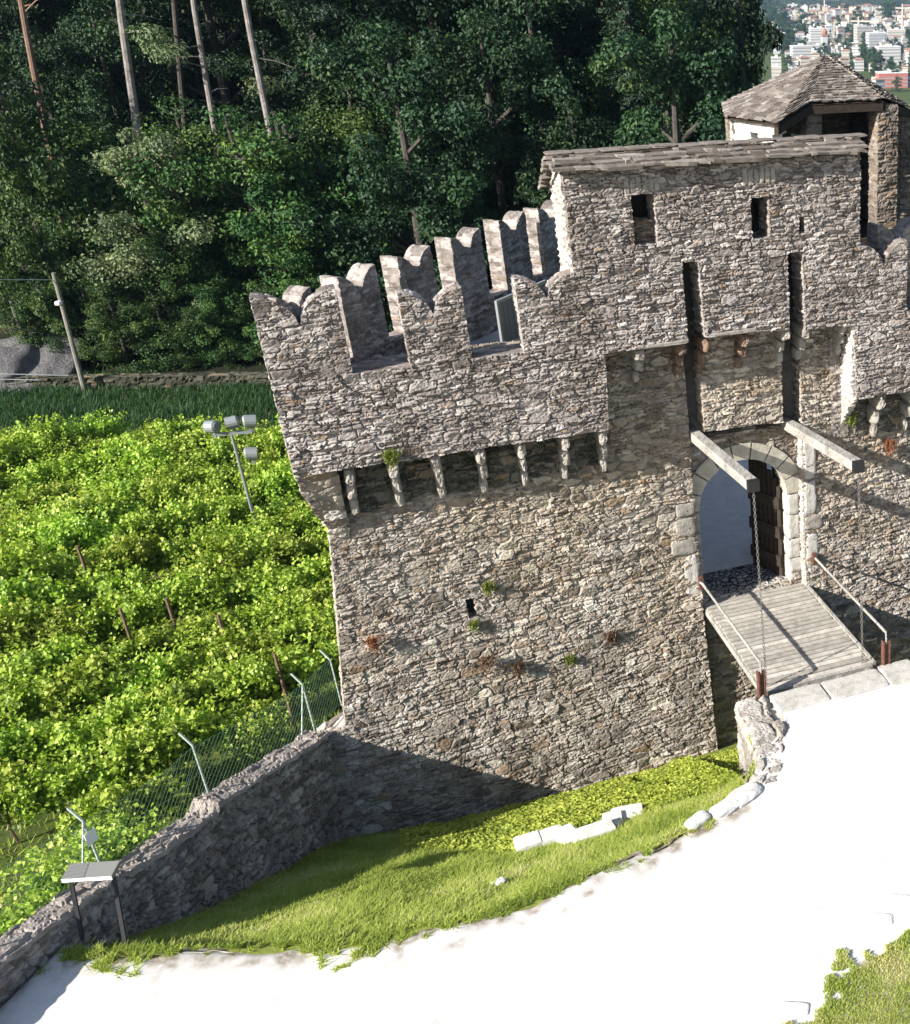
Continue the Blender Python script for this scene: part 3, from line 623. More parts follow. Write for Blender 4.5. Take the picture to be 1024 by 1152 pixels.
# ================================================================ TOWER behind the gatehouse
tw = thing('castle_tower', 'open-backed stone tower with a hipped stone slab roof behind the gatehouse', 'tower', F0(8, -14.5, -4))
E1, E2, C1, C2, E3 = (4.6, -14.2, 10.), (5.55, -11.85, 10.), (6.9, -12.45, 10.5), (9.55, -12.3, 10.5), (11.35, -13.8, 10.)
B1, B2 = (6.0, -18.6, 9.9), (11.4, -18.4, 9.9); AP = (8.75, -15.3, 11.68); AQ = (8.9, -15.5, 11.68)
P3 = lambda t: F0(*t)
m = MB()
for k, (a, b) in enumerate(((E1, E2), (E2, C1), (C1, C2), (C2, E3), (E3, B2), (B2, B1), (B1, E1))):
    rows = 19
    slate_face(m, P3(a), P3(b), P3(AQ), P3(AP), rows, .14, .42, .045, over=1.6, seed=20 + k, jit=.04)
m.out('roof', M['slate'], tw)
m = MB(); apx = P3(AP); apx = apx - [0, 0, .12]
V = [P3(t) - [0, 0, .08] for t in (E1, E2, C1, C2, E3, B2, B1)] + [apx]; m.add(V, [(i, (i + 1) % 7, 7) for i in range(7)]); m.out('roof_boards', M['brownwood'], tw)
def wall_between(name, a, b, z0, z1, mm, th=.45, holes=(), seed=0, inset=.2):
    a = np.array(a[:2]); b = np.array(b[:2]); d = b - a; L = np.linalg.norm(d) - (.3 if name == 'wall' and mm == M['plaster'] else 0); ang = -math.atan2(d[1], d[0])
    f = F0.sub(a[0], a[1], ang); return slab(name, f, [(0, z0), (L, z0), (L, z1), (0, z1)], list(holes), -inset, th, mm, tw, res=.05, seed=seed)
wall_between('wall', E1, E2, 4, 9.92, M['plaster'], holes=[[(1.0, 9.0), (1.4, 9.0), (1.4, 9.6), (1.0, 9.6)], [(2.05, 9.2), (2.35, 9.2), (2.35, 9.6), (2.05, 9.6)]], seed=3)
wall_between('wall', E3, B2, -2, 9.9, M['rubble_brown'], seed=4)
wall_between('wall', B2, B1, -2, 9.85, M['rubble_brown'], seed=5, holes=[[(2.6, 6.5), (3.8, 6.5), (3.8, 8.8), (2.6, 8.8)]])
wall_between('wall', B1, E1, 0, 9.85, M['rubble_brown'], seed=6)
def pillar(s, n, w_, z0, z1, mm, seed):
    f = F0.sub(s, n, 0); slab('pillar', f, [(-w_ / 2, z0), (w_ / 2, z0), (w_ / 2, z1), (-w_ / 2, z1)], [], w_ / 2, w_, mm, tw, res=.05, seed=seed, cw=.5, ch=.16)
pillar(7.15, -12.9, .55, 4, 10.35, M['rubble_brown'], 7); pillar(9.75, -12.75, .75, -1, 10.3, M['rubble_brown'], 8); pillar(11.2, -14.0, .5, -1, 9.9, M['rubble_brown'], 9)
m = MB()
def beam(a, b, w_, h_):
    a, b = np.array(P3(a)), np.array(P3(b)); d = b - a; L = np.linalg.norm(d[:2]); f = Frame((a[0], a[1], 0), math.atan2(d[1], d[0])); 
    V = [f(s, n, z) for (s, z0) in ((0, a[2]), (L, b[2])) for n, z in ((-w_ / 2, z0 - h_), (w_ / 2, z0 - h_), (w_ / 2, z0), (-w_ / 2, z0))]
    m.add(V, [(0, 1, 2, 3), (7, 6, 5, 4), (0, 4, 5, 1), (1, 5, 6, 2), (2, 6, 7, 3), (3, 7, 4, 0)])
sh = lambda p, dz=.1: (p[0], p[1] - .12, p[2] - dz)
for a, b in ((E2, C1), (C1, C2), (C2, E3)): beam(sh(a), sh(b), .2, .26)
m.out('eaves_beam', M['brownwood'], tw)
m = MB(); m.box(F0, 6.0, 11.2, -18.0, -13.0, 5.6, 5.8); m.out('floor', M['brownwood'], tw)

# ================================================================ DRAWBRIDGE
db = thing('drawbridge', 'plank drawbridge deck with thin handrails spanning the moat to the arched gate', 'drawbridge', F0(0, 2, -.3))
dk = MB(); nP = 23
for k in range(nP):
    n0 = -.2 + 4.42 * k / nP; e = random.uniform(-.02, .02)
    dk.tone = random.random(); dk.box(F0, -1.36 + e, 1.36 + e, n0 + .02, n0 + 4.42 / nP - .024, -.07 + random.uniform(-.004, .004), .0 + random.uniform(-.006, .006))
dk.out('deck', M['deck'], db)
m = MB()
for s in (-1.28, -.43, .43, 1.16): m.box(F0, s, s + .13, -.15, 4.3, -.3, -.08)
m.box(F0, -1.42, -1.34, -.2, 4.22, -.2, -.03); m.box(F0, 1.38, 1.46, -.2, 4.22, -.2, .03); m.box(F0, -1.36, 1.36, 4.2, 4.27, -.2, -.02); m.out('frame_beams', M['oldwood'], db)
for s, zp in ((-1.5, .98), (1.62, 1.0)):
    sgn = -1 if s < 0 else 1
    m = MB(); m.tube([F0(s + .02 * sgn, .12, .82), F0(s, .3, .84), F0(s, 4.25, .9), F0(s, 4.42, .9)], .034, 8); m.tube([F0(s, 4.42, .92), F0(s, 4.45, .6)], .02, 6); m.out('handrail', M['oldwood'], db)
    m = MB(); m.box(F0, s - .09, s - .055, 4.36, 4.5, -.05, .68); m.box(F0, s + .055, s + .09, 4.36, 4.5, -.05, .68); m.box(F0, s - .055, s + .055, 4.40, 4.45, -.05, .66); m.out('post', M['rust'], db)
    m = MB(); m.box(F0, s - .05, s + .05, .0, .16, .62, .95); m.out('wall_bracket', M['rust'], db)
# lifting beams with chains
def chain(m, top, bot):
    top, bot = np.array(top), np.array(bot); L = np.linalg.norm(bot - top); k = int(L / .075)
    for i in range(k):
        c = top + (bot - top) * (i + .5) / k; f = Frame((c[0], c[1], c[2]), A0 + (0 if i % 2 else math.pi / 2))
        pts = [f(.026 * math.cos(q), 0, .05 * math.sin(q)) for q in np.linspace(0, 2 * math.pi, 9)]
        m.tube(pts, .0085, 4, cap=False)
for s0, s1, zr, lab in ((-1.35, -1.33, 4.95, 'left'), (1.08, 1.10, 4.75, 'right')):
    b = thing('lifting_beam', 'weathered timber lifting beam jutting out from the %s slot above the gate' % lab, 'timber beam', F0(s0, 0, 4.8), 'drawbridge lifting beams')
    e = 5.14; m = MB(); q = .115
    V = [F0(s, n, z) for (s, n, zc) in ((s0, -2., zr - .3), (s1, 3.95, e)) for s, z in ((s - q, zc - .23), (s + q, zc - .23), (s + q, zc), (s - q, zc)) for n in (n,)]
    m.add(V, [(0, 1, 2, 3), (7, 6, 5, 4), (0, 4, 5, 1), (1, 5, 6, 2), (2, 6, 7, 3), (3, 7, 4, 0)]); m.out('timber', M['oldwood'], b)
    m = MB(); m.box(F0, s1 - q - .01, s1 + q + .01, 3.95, 4.08, e - .24, e + .01); m.out('iron_cap', M['black'], b)
    m = MB(); chain(m, F0(s1, 4.02, e - .25), F0(s1 + .06 * (1 if s0 < 0 else 1), 4.12, .02)); m.out('chain', M['chain'], b)

# ================================================================ BRIDGE LANDING and path edge stones
ab = thing('bridge_abutment', 'rough stone abutment wall on the moat edge beside the left bridge post', 'retaining wall', F0(-2.1, 5.5, -3))
pts = [(-2.12, 4.4), (-2.22, 5.6), (-2.55, 6.7), (-3.2, 7.45)]
FA = F0.sub(-2.12, 4.38, -math.pi / 2 - R(5))
slab('flank', FA, [(0, -4), (2.5, -4), (2.5, -.02), (0, -.02)], [], 0, .45, M['rubble_cap'], ab, res=.03, cw=.5, ch=.3, disp=.06, seed=61)
slab('front', F0.sub(9, 4.42, math.pi), [(0, -4.5), (11.1, -4.5), (11.1, -.08), (0, -.08)], [], 0, .45, M['rubble_low'], ab, res=.07, cw=.5, ch=.3, seed=62)
ug, vg = np.meshgrid(np.linspace(0, 1, 30), np.linspace(0, 1, 90), indexing='ij'); n_ = 4.42 + 3.0 * vg
fl_ = -2.17 - .13 * (n_ - 4.4) - .3 * np.maximum(0, n_ - 6.5) ** 1.3; wid = (.85 - .3 * sst(6.3, 7.4, n_)) * (.85 + .35 * vnoise(n_ * 2.1, n_ * 0, 66)); s_ = fl_ + wid * ug
hz, a_, b_, e_ = stones(s_ + 40, n_, 67, .85, .62, big=.6)
z_ = -.05 + .09 * hz + .05 * sst(0, .25, ug) - .16 * sst(.08, 0., ug) - .1 * sst(.85, 1, ug); q = (np.arange(29)[:, None] * 90 + np.arange(89)).ravel()
build('cap_stones', F0(s_, n_, z_).reshape(-1, 3), [np.stack([q, q + 90, q + 91, q + 1], 1)], M['rubble_cap'], ab, st=np.stack([a_, b_, np.clip(e_, 0, 1), np.ones_like(e_)], -1).reshape(-1, 4))
for k, (s, n, w_, l_, mm, lab) in enumerate(((-.75, 4.86, 1.25, .72, 'white_stone', 'pale paving slab at the bridge end beside the left rail post'), (.62, 4.88, 1.45, .78, 'white_stone', 'long pale paving slab in the middle of the bridge end'), (1.78, 4.9, .85, .9, 'white_stone', 'pale paving slab at the foot of the right rail post'))):
    m = MB(); m.rock(F0, (s, n, -.03), (w_ - .03, l_, .16), rot=random.uniform(-.04, .04), pw=16, nz=.03, seed=k + 70, sub=10); tag(m.out('paving_slab', M[mm], loc=F0(s, n, 0)), lab, 'paving slab', 'slabs at the bridge end')
kk = 0
for px, py, w_, l_, lab in ((838, 897, .8, .45, 'large white stone on the path edge just below the abutment'), (815, 912, .7, .4, 'second white stone down the path edge from the abutment'), (786, 925, .55, .3, 'flat white stone on the path edge above the mown bank'), (555, 955, .3, .2, 'small pale stone in the grass left of the wall remnant')):
    p = at_z(px, py, -.02); s, n = F0.inv(p[0], p[1]); m = MB(); zt = 0 if kk < 3 else float(moat_z(np.array([s]), np.array([n]))[0]); m.rock(F0, (s, n, zt - .0), (w_, l_, .24), rot=R(-25), pw=3.5, nz=.12, seed=80 + kk, sub=8)
    tag(m.out('edge_stone', M['bright_stone'], loc=F0(s, n, 0)), lab, 'stone', 'stones along the path edge'); kk += 1
# remnant of a small wall on the moat slope
rm = MB(); zr = -1.75; pp = [(580, 946), (632, 930), (645, 945), (690, 930), (688, 912), (722, 905)]
q = [F0.inv(*at_z(px, py, zr + .1)[:2]) for px, py in pp]
for k in range(5):
    a, b = np.array(q[k]), np.array(q[k + 1]); d = b - a; L = np.linalg.norm(d); c = (a + b) / 2
    nst = max(1, int(round(L / .6)))
    for t in range(nst):
        cc = a + d * (t + .5) / nst; zc = float(moat_z(np.array([cc[0]]), np.array([cc[1]]))[0])
        rm.rock(F0, (cc[0], cc[1], zc + .08), (L / nst + .04, .42, .3), rot=math.atan2(d[1], d[0]), pw=22, nz=.02, seed=90 + k * 3 + t)
tag(rm.out('wall_remnant', M['bright_stone'], loc=F0(*q[2], zr)), 'low zigzag line of pale dressed stones lying in the moat grass', 'stone edging')

# ================================================================ BOUNDARY WALL, its fence, sign
bw = thing('boundary_wall', 'low sloping stone boundary wall running from the castle corner to the path', 'stone wall', F0(*WA, -1))
ang = -math.atan2(wd[1], wd[0]); FWL = F0.sub(WA[0], WA[1], ang)
if (FWL.nn @ (F0.d * wn[0] + F0.nn * wn[1])) < 0: FWL = F0.sub(WB[0], WB[1], ang + math.pi)
LW = np.linalg.norm(WB - WA)
def tW(s, n): p = F0(s, n, 0); return FWL.inv(p[0], p[1])[0]
tops = [(-24.7, 20.4, 1.6), (-18.2, 11.05, .95), (-15.55, 7.25, .6), (-14.08, 5.14, .12), (-14.0, 5.04, .0), (-12.75, 3.25, -.38), (-12.66, 3.12, -.25), (-10.95, .66, -.98), (-10.6, .16, -1.08)]
tp = sorted((tW(s, n), z) for s, n, z in tops)
prof = [(tp[0][0], -5), (tp[-1][0], -5)] + tp[::-1]
slab('masonry', FWL, prof, [], 0, .52, M['rubble'], bw, res=.035, disp=.07, cw=.34, ch=.15, seed=71, back=True)
cap_m = mottled('mortared wall cap', [(.3, (.21, .175, .15)), (.55, (.34, .295, .26)), (.75, (.45, .40, .36))], 4, bump=.8, bsc=20, bd=.03)
tg = np.arange(tp[0][0], tp[-1][0], .045); ng = np.linspace(.05, -.58, 16); T_, N_ = np.meshgrid(tg, ng, indexing='ij')
hz, r1_, r2_, e_ = stones(T_, N_, 88, .75, .42); z_ = np.interp(T_, [a for a, b in tp], [b for a, b in tp]) + .05 + .05 * hz + .05 * (vnoise(T_ * 3, N_ * 3, 89) - .5); 
ed = np.minimum(np.arange(16), np.arange(16)[::-1]); z_[:, ed == 0] -= .07; N2 = N_ + .05 * (vnoise(T_ * 6, N_ * 2, 90) - .5)
i_, j_ = np.meshgrid(np.arange(len(tg) - 1), np.arange(15), indexing='ij'); q = (i_ * 16 + j_).ravel()
build('coping', FWL(T_, N2, z_).reshape(-1, 3), [np.stack([q, q + 1, q + 17, q + 16], 1)], cap_m, bw)
fn = thing('wire_fence', 'green chain link fence on pale bent posts along the vineyard side of the wall', 'fence', FWL(0, -.5, 0))
def topz(t): return float(np.interp(t, [a for a, b in tp], [b for a, b in tp]))
posts = []
for px, py, hh in ((391, 818, 1.55), (357, 832, 1.6), (240, 909, 1.65), (112, 970, 1.6)):
    d = ray(px, py); nn0 = -.5; k = ((FWL.o + FWL.nn * nn0 - CAM) @ FWL.nn) / (d @ FWL.nn); p = CAM + d * k; t = FWL.inv(p[0], p[1])[0]; posts.append((t, hh))
posts = posts + [(min(t for t, _ in posts) - 2.6 if min(t for t, _ in posts) < 0 else min(t for t, _ in posts) - 2.6, 1.6)]
posts.sort()
for i, (t, hh) in enumerate(posts):
    z0 = topz(t) - .12; m = MB(); m.tube([FWL(t, -.5, z0), FWL(t, -.5, z0 + hh * .8), FWL(t, -.5, z0 + hh * .83), FWL(t, -.72, z0 + hh)], .026, 6); m.out('post', M['fencepost'], fn)
for t, hh, dt in ((posts[1][0], 1.2, -.5), (posts[3][0], 1.2, -.5)):
    z0 = topz(t); m = MB(); m.tube([FWL(t, -.5, z0 + hh), FWL(t + dt, -.5, topz(t + dt) - .1)], .02, 6); m.out('brace', M['fencepost'], fn)
m = MB(); t0, t1 = posts[0][0], LW + .2 if posts[-1][0] < LW else posts[-1][0]; H = 1.3
sp_ = .13
for k in range(int((t1 - t0 + H) / sp_)):
    for sg in (1, -1):
        a = t0 + k * sp_ - (H if sg > 0 else 0); a0, b0 = a, a + H
        lo, hi = max(a0, t0), min(b0, t1)
        if hi - lo < .1: continue
        za = (lo - a0) if sg > 0 else H - (lo - a0); zb = (hi - a0) if sg > 0 else H - (hi - a0)
        m.tube([FWL(lo, -.52, topz(lo) - .1 + za), FWL((lo + hi) / 2, -.52, topz((lo + hi) / 2) - .1 + (za + zb) / 2), FWL(hi, -.52, topz(hi) - .1 + zb)], .0032, 3, cap=False)
for z in (.05, .7, 1.3): m.tube([FWL(t, -.51, topz(t) - .1 + z) for t in np.linspace(t0, t1, 14)], .004, 4, cap=False)
m.out('wire_mesh', M['wire'], fn)
t = posts[1][0]; m = MB(); m.box(FWL, t - .12, t + .12, -.47, -.455, topz(t) + .72, topz(t) + .98)
tag(m.out('notice_plate', M['signwhite'], loc=FWL(t, -.46, topz(t) + .72)), 'small white plate fixed to a fence post behind the sign', 'plate')
sg = thing('information_sign', 'low information sign with white face on two black legs beside the boundary wall', 'sign', at_z(114, 1057, 0))
sh_ = (F0.d * wn[0] + F0.nn * wn[1]) * .05; pb = [at_z(90, 1055, 0) + sh_, at_z(138, 1060, 0) + sh_]; zh = .92; pt = [at_z(76, 985, zh) + sh_ * .9, at_z(124, 982, zh) + sh_ * .9]
for a, b in zip(pb, pt):
    m = MB(); d = b - a; w_ = np.array([math.cos(.3), math.sin(.3), 0]) * .03; v_ = np.array([-math.sin(.3), math.cos(.3), 0]) * .03
    V = [p + x * w_ + y * v_ for p in (a, b) for x, y in ((-1, -1), (1, -1), (1, 1), (-1, 1))]; m.add(V, [(3, 2, 1, 0), (4, 5, 6, 7), (0, 1, 5, 4), (1, 2, 6, 5), (2, 3, 7, 6), (3, 0, 4, 7)]); m.out('leg', M['black'], sg)
ux = pt[1] - pt[0]; ang_s = math.atan2(ux[1], ux[0]); FS = Frame((*pt[0][:2], 0), ang_s); Ls = np.linalg.norm(ux[:2])
m = MB(); V = [FS(s, n, z) for s in (-.06, Ls + .06) for n, z in ((.14, zh - .03), (.14, zh + .06), (-.2, zh + .1), (-.2, zh + .02))]
m.add(V, [(0, 1, 2, 3), (7, 6, 5, 4), (0, 4, 5, 1), (1, 5, 6, 2), (2, 6, 7, 3), (3, 7, 4, 0)]); m.out('panel', M['signgrey'], sg)
m = MB()
def onp(s, f, up): return FS(s, .145 - f * .28 + up, zh - .04 + .09 * min(1, f * 5) + .03 * f + up)
m.add([FS(-.06, .146, zh - .02), FS(Ls + .06, .146, zh - .02), FS(Ls + .06, .146, zh + .062), FS(-.06, .146, zh + .062)], [(0, 1, 2, 3)]); m.out('printed_face', M['signwhite'], sg)
m = MB()
for zl in (-.02, .01): m.add([FS(.02, .149, zh + zl), FS(Ls * .75, .149, zh + zl), FS(Ls * .75, .149, zh + zl + .008), FS(.02, .149, zh + zl + .008)], [(0, 1, 2, 3)])
m.out('print_lines', M['ink'], sg)

# ================================================================ FLOODLIGHT MAST, utility poles, road wall
fp = at_z(288, 590, -2.0); gz = float(terrain_z1(fp[0], fp[1])); base = np.array([fp[0], fp[1], gz])
fl = thing('floodlight_mast', 'grey floodlight mast with four lamps rising from the vines beside the castle corner', 'floodlight', base)
FM = Frame((base[0], base[1], 0), R(15)); 
ztop = CAMZ + (ray(266, 487) * (base[1] / ray(266, 487)[1]))[2]
m = MB(); m.tube([base, base + [0, 0, ztop - gz]], [.06, .045], 10); m.out('pole', M['lampgrey'], fl)
m = MB(); m.box(FM, -.55, .62, -.04, .04, ztop - .06, ztop + .03); m.out('crossbar', M['lampgrey'], fl)
def lamp(s, z, rot, r=.2, l=.38):
    c = FM(s, 0, z); f = Frame((c[0], c[1], c[2]), FM.a + rot); m = MB()
    m.tube([f(-l / 2, 0, .02), f(-l / 2 + .05, 0, .02), f(l / 2, 0, -.02)], [r * .72, r, r], 14); o = m.out('floodlight', M['lampgrey'], fl)
    m = MB(); m.tube([f(l / 2 + .002, 0, -.02), f(l / 2 + .012, 0, -.02)], [r * .9, r * .9], 14); m.out('lamp_glass', M['glass'], o)
    m = MB(); m.box(f, -.05, .05, -.03, .03, -r - .16, -r + .03); m.out('bracket', M['lampgrey'], o)
lamp(-.48, ztop + .26, R(150)); lamp(.12, ztop + .34, R(190)); lamp(.62, ztop + .34, R(10)); lamp(.42, ztop - .75, R(5), .2)
def upole(pxb, pyb, pxt, pyt, lab, zb, r, yt=0):
    b = at_z(pxb, pyb, zb); t = at_y(pxt, pyt, b[1] + yt); m = MB(); m.tube([b - [0, 0, .5], t], [r, r * .75], 9)
    return tag(m.out('utility_pole', M['poleg'], loc=b), lab, 'pole', 'poles at the forest edge'), b, t
pA, bA, tA = upole(95, 441, 60, 307, 'tall grey wooden pole standing at the forest edge above the vines', -3., .115)
pB, bB, tB = upole(27, 380, 12, 338, 'short pale pole behind the grey rock slope at the left edge', -1.5, .11)
m = MB(); f = at_y(66, 341, bA[1] - .2); Fq = Frame(f, 0); m.rock(Fq, (0, 0, 0), (.28, .3, .2), pw=3, nz=.02); tag(m.out('pole_lamp', M['signwhite'], loc=f), 'small white lamp fixed to the tall grey pole', 'lamp')
def wire(name, lab, pts, r=.022):
    m = MB(); m.tube(pts, r, 4, cap=False); tag(m.out(name, M['cable'], loc=pts[0]), lab, 'cable', 'cables at the forest edge')
p0 = at_y(-60, 316, tA[1] - 3); wire('overhead_cable', 'overhead cable running left from the top of the tall pole', [p0, (p0 + tA) / 2 - [0, 0, .12], tA - [0, 0, .3]])
for dy, lab in ((0, 'upper pale wire along the dark bank at the forest foot'), (6, 'lower pale wire along the dark bank at the forest foot')):
    a, b = at_y(-20, 420 + dy, 50.6), at_y(330, 426 + dy, 54.5); wire('fence_wire', lab, [a, (a + b) / 2 - [0, 0, .05], b])
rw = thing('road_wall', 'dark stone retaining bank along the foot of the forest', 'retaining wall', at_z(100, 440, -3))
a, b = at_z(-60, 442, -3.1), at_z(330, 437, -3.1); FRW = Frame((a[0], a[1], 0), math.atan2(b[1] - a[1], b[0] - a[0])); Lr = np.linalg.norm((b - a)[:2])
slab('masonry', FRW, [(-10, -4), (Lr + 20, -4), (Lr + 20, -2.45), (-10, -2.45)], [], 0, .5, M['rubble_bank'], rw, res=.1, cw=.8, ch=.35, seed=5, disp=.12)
m = MB(); c = at_z(-42, 425, -2.2); m.rock(Frame((c[0], c[1] + 2.6, -3.0), .1), (0, 0, 0), (6.4, 5.0, 3.2), pw=2.6, nz=.2, sub=30, seed=8)
rock_m = mottled('grey rock', [(.3, (.10, .095, .095)), (.6, (.17, .165, .165))], 1.5, bump=.9, bsc=6, bd=.2)
tag(m.out('rock_outcrop', rock_m, loc=c, smooth=True), 'smooth grey rock slope below the short pole at the left edge', 'rock')
hf = thing('picket_fence', 'short dark picket fence above the grey rock at the left edge', 'fence', at_y(0, 372, 56))
m = MB(); f = at_y(-14, 376, 57); Fh = Frame(f, R(8))
for k in range(14): m.box(Fh, k * .16, k * .16 + .07, 0, .03, 0, .8)
m.out('pickets', M['brownwood'], hf); m = MB(); m.box(Fh, -.1, 2.3, .035, .07, .2, .28); m.box(Fh, -.1, 2.3, .035, .07, .6, .68); m.out('rail', M['brownwood'], hf)

# ================================================================ PLANTS
def leaves(centers, normals, size, rnd, bend=.15, aspect=.7):
    """four-cornered leaves; centres (n,3), normals (n,3), size (n,)"""
    n = len(centers); nr = normals / np.maximum(np.linalg.norm(normals, axis=1), 1e-6)[:, None]
    a = rng.normal(size=(n, 3)); t = a - (a * nr).sum(1)[:, None] * nr; t /= np.maximum(np.linalg.norm(t, axis=1), 1e-6)[:, None]; b = np.cross(nr, t)
    sz = size[:, None]
    V = np.stack([centers - t * sz * .5, centers + b * sz * .5 * aspect + nr * sz * bend, centers + t * sz * .5, centers - b * sz * .5 * aspect + nr * sz * bend], 1).reshape(-1, 3)
    Q = np.arange(n * 4).reshape(-1, 4); st = np.repeat(np.stack([rnd, rnd, rnd, np.ones(n)], 1), 4, 0)
    return V, Q, st
def unit(n): v = rng.normal(size=(n, 3)); return v / np.linalg.norm(v, axis=1)[:, None]
def limbs(seed, h, spread, nl, r0, top=.95, lean=.0):
    rr = random.Random(seed); m = MB(); tips = []
    trunk = [np.array([lean * h * t + .25 * math.sin(seed + 3 * t) * t, .2 * math.cos(seed * 2 + 2 * t) * t, h * t]) for t in np.linspace(0, top, 7)]
    m.tube(trunk, np.linspace(r0, r0 * .25, 7), 8)
    for k in range(nl):
        f = rr.uniform(.08, .92); i = min(5, int(f / top * 6)); st_ = trunk[i]; a = rr.uniform(0, 6.28); L = spread * rr.uniform(.55, 1.) * (1.15 - .75 * abs(f - .5) * 1.6 * (f > .5))
        e = st_ + np.array([math.cos(a) * L, math.sin(a) * L, L * rr.uniform(.1, .65)]); mid = (st_ + e) / 2 + np.array([0, 0, .12 * L]); m.tube([st_, mid, e], [r0 * .3, r0 * .18, r0 * .06], 5); tips += [e, mid, (mid + e) / 2]
    tips += [trunk[-1], trunk[-2]]
    return m, tips
def broadleaf(seed, h, spread, nl, nleaf, lsize, matl, low=.12):
    m, tips = limbs(seed, h, spread, nl, .02 * h + .05)
    tips = np.array(tips); extra = tips[rng.integers(0, len(tips), len(tips) // 2)] + rng.normal(size=(len(tips) // 2, 3)) * spread * .16; tips = np.concatenate([tips, extra])
    tips = tips[tips[:, 2] > low * h]; rad = spread * rng.uniform(.13, .3, len(tips))
    c = rng.integers(0, len(tips), nleaf); d = unit(nleaf); d[:, 2] = d[:, 2] * .75 + .1; P = tips[c] + d * (rad[c] * rng.uniform(.5, 1.05, nleaf))[:, None]
    nr = d * .8 + unit(nleaf) * .7 + np.array([0, 0, .5]); tone = np.clip(.5 + .28 * (rng.random(len(tips))[c] - .5) * 2 + rng.normal(size=nleaf) * .17, 0, 1)
    V, Q, st = leaves(P, nr, lsize * rng.uniform(.6, 1.3, nleaf), tone)
    return m, (V, Q, st), matl
def spruce(seed, h, r, matl, nleaf=9000):
    m = MB(); m.tube([(0, 0, 0), (0, 0, h)], [.16 + .01 * h, .02], 7); P = []; N_ = []
    nb = int(h * 9)
    for k in range(nb):
        f = k / nb; z = h * (.06 + .93 * f); a = k * 2.4 + random.random(); L = r * (1 - f) ** .8 * random.uniform(.7, 1.1) + .1; droop = -.28 * L
        m.tube([(0, 0, z), (math.cos(a) * L, math.sin(a) * L, z + droop)], [.03, .01], 4, cap=False)
        nn = max(6, int(nleaf / nb * (1.7 * (1 - f) + .15))); u = rng.random(nn) ** .8; w_ = rng.normal(size=nn) * .16 * L * (1.1 - u) * 1.3
        x = np.cos(a) * L * u - np.sin(a) * w_; y = np.sin(a) * L * u + np.cos(a) * w_; P.append(np.stack([x, y, z + droop * u ** 1.3 - np.abs(rng.normal(size=nn)) * .07 * L], 1)); N_.append(np.tile([math.cos(a) * .4, math.sin(a) * .4, 1.], (nn, 1)) + rng.normal(size=(nn, 3)) * .45)
    P = np.concatenate(P); N_ = np.concatenate(N_); n = len(P); V, Q, st = leaves(P, N_, rng.uniform(.12, .24, n), np.clip(.45 + rng.normal(size=n) * .22, 0, 1), aspect=.45)
    return m, (V, Q, st), matl
def protos(name, fam, n):
    out = []
    for k in range(n):
        m, (V, Q, st), ml = fam(k); cr = build('crown', V, [Q], ml, st=st); tr = m.out('trunk', M['bark']); out.append((tr, cr)); C.objects.unlink(cr); C.objects.unlink(tr)
    return out
NP = {}
NP['broad'] = protos('broad', lambda k: broadleaf(10 + k, 12., 3.5, 28, 26000, .185, M['leaf'], .03), 5)
NP['mid'] = protos('mid', lambda k: broadleaf(30 + k, 9., 3.2, 26, 19000, .17, M['leaf_mid'], .02), 3)
NP['pale'] = protos('pale', lambda k: broadleaf(40 + k, 8., 2.7, 26, 17000, .15, M['leaf_pale'], .02), 2)
NP['spruce'] = protos('spruce', lambda k: spruce(50 + k, 15., 2.6, M['needle'], 26000), 2)
def plant(kind, name, label, cat, loc, sc=1., rz=0., group=None, idx=None, sz=1., parts=True):
    tr, cr = NP[kind][(idx if idx is not None else random.randrange(len(NP[kind])))]
    r = thing(name, label, cat, loc, group); r.scale = (sc, sc, sc * sz); r.rotation_euler = (0, 0, rz)
    for o in (tr, cr):
        c = o.copy(); C.objects.link(c); c.parent = r
    return r
FG_ = 'forest trees on the hillside'
# broadleaf wood on the hillside
k = 0
for yy in np.arange(59, 128, 4.0):
    for xx in np.arange(-.72 * yy - 4, -.06 * yy - 1.0, 4.0):
        x = xx + random.uniform(-1.7, 1.7); y = yy + random.uniform(-1.7, 1.7)
        if x > -.0625 * y - 3.4 - random.uniform(0, .8): continue
        z = float(terrain_z1(x, y)); u, v = proj(np.array([x, y, z + 8.]))
        if u < -90 or v < -330 or v > 520: continue
        if u < 430 and y < 65.5 and not (v > 330): continue
        if u < 430 and y < 62: continue
        if random.random() < .18:
            plant('spruce', 'spruce_tree', 'dark spruce standing among the broadleaf trees of the hillside forest', 'tree', (x, y, z - .3), random.uniform(.8, 1.25), random.uniform(0, 6.3), 'spruces in the hillside forest')
        else:
            plant('broad', 'forest_tree', 'dark green broadleaf tree in the dense forest behind vineyard and castle', 'tree', (x, y, z - .4), random.uniform(.85, 1.3), random.uniform(0, 6.3), FG_, sz=random.uniform(.9, 1.2))
        k += 1
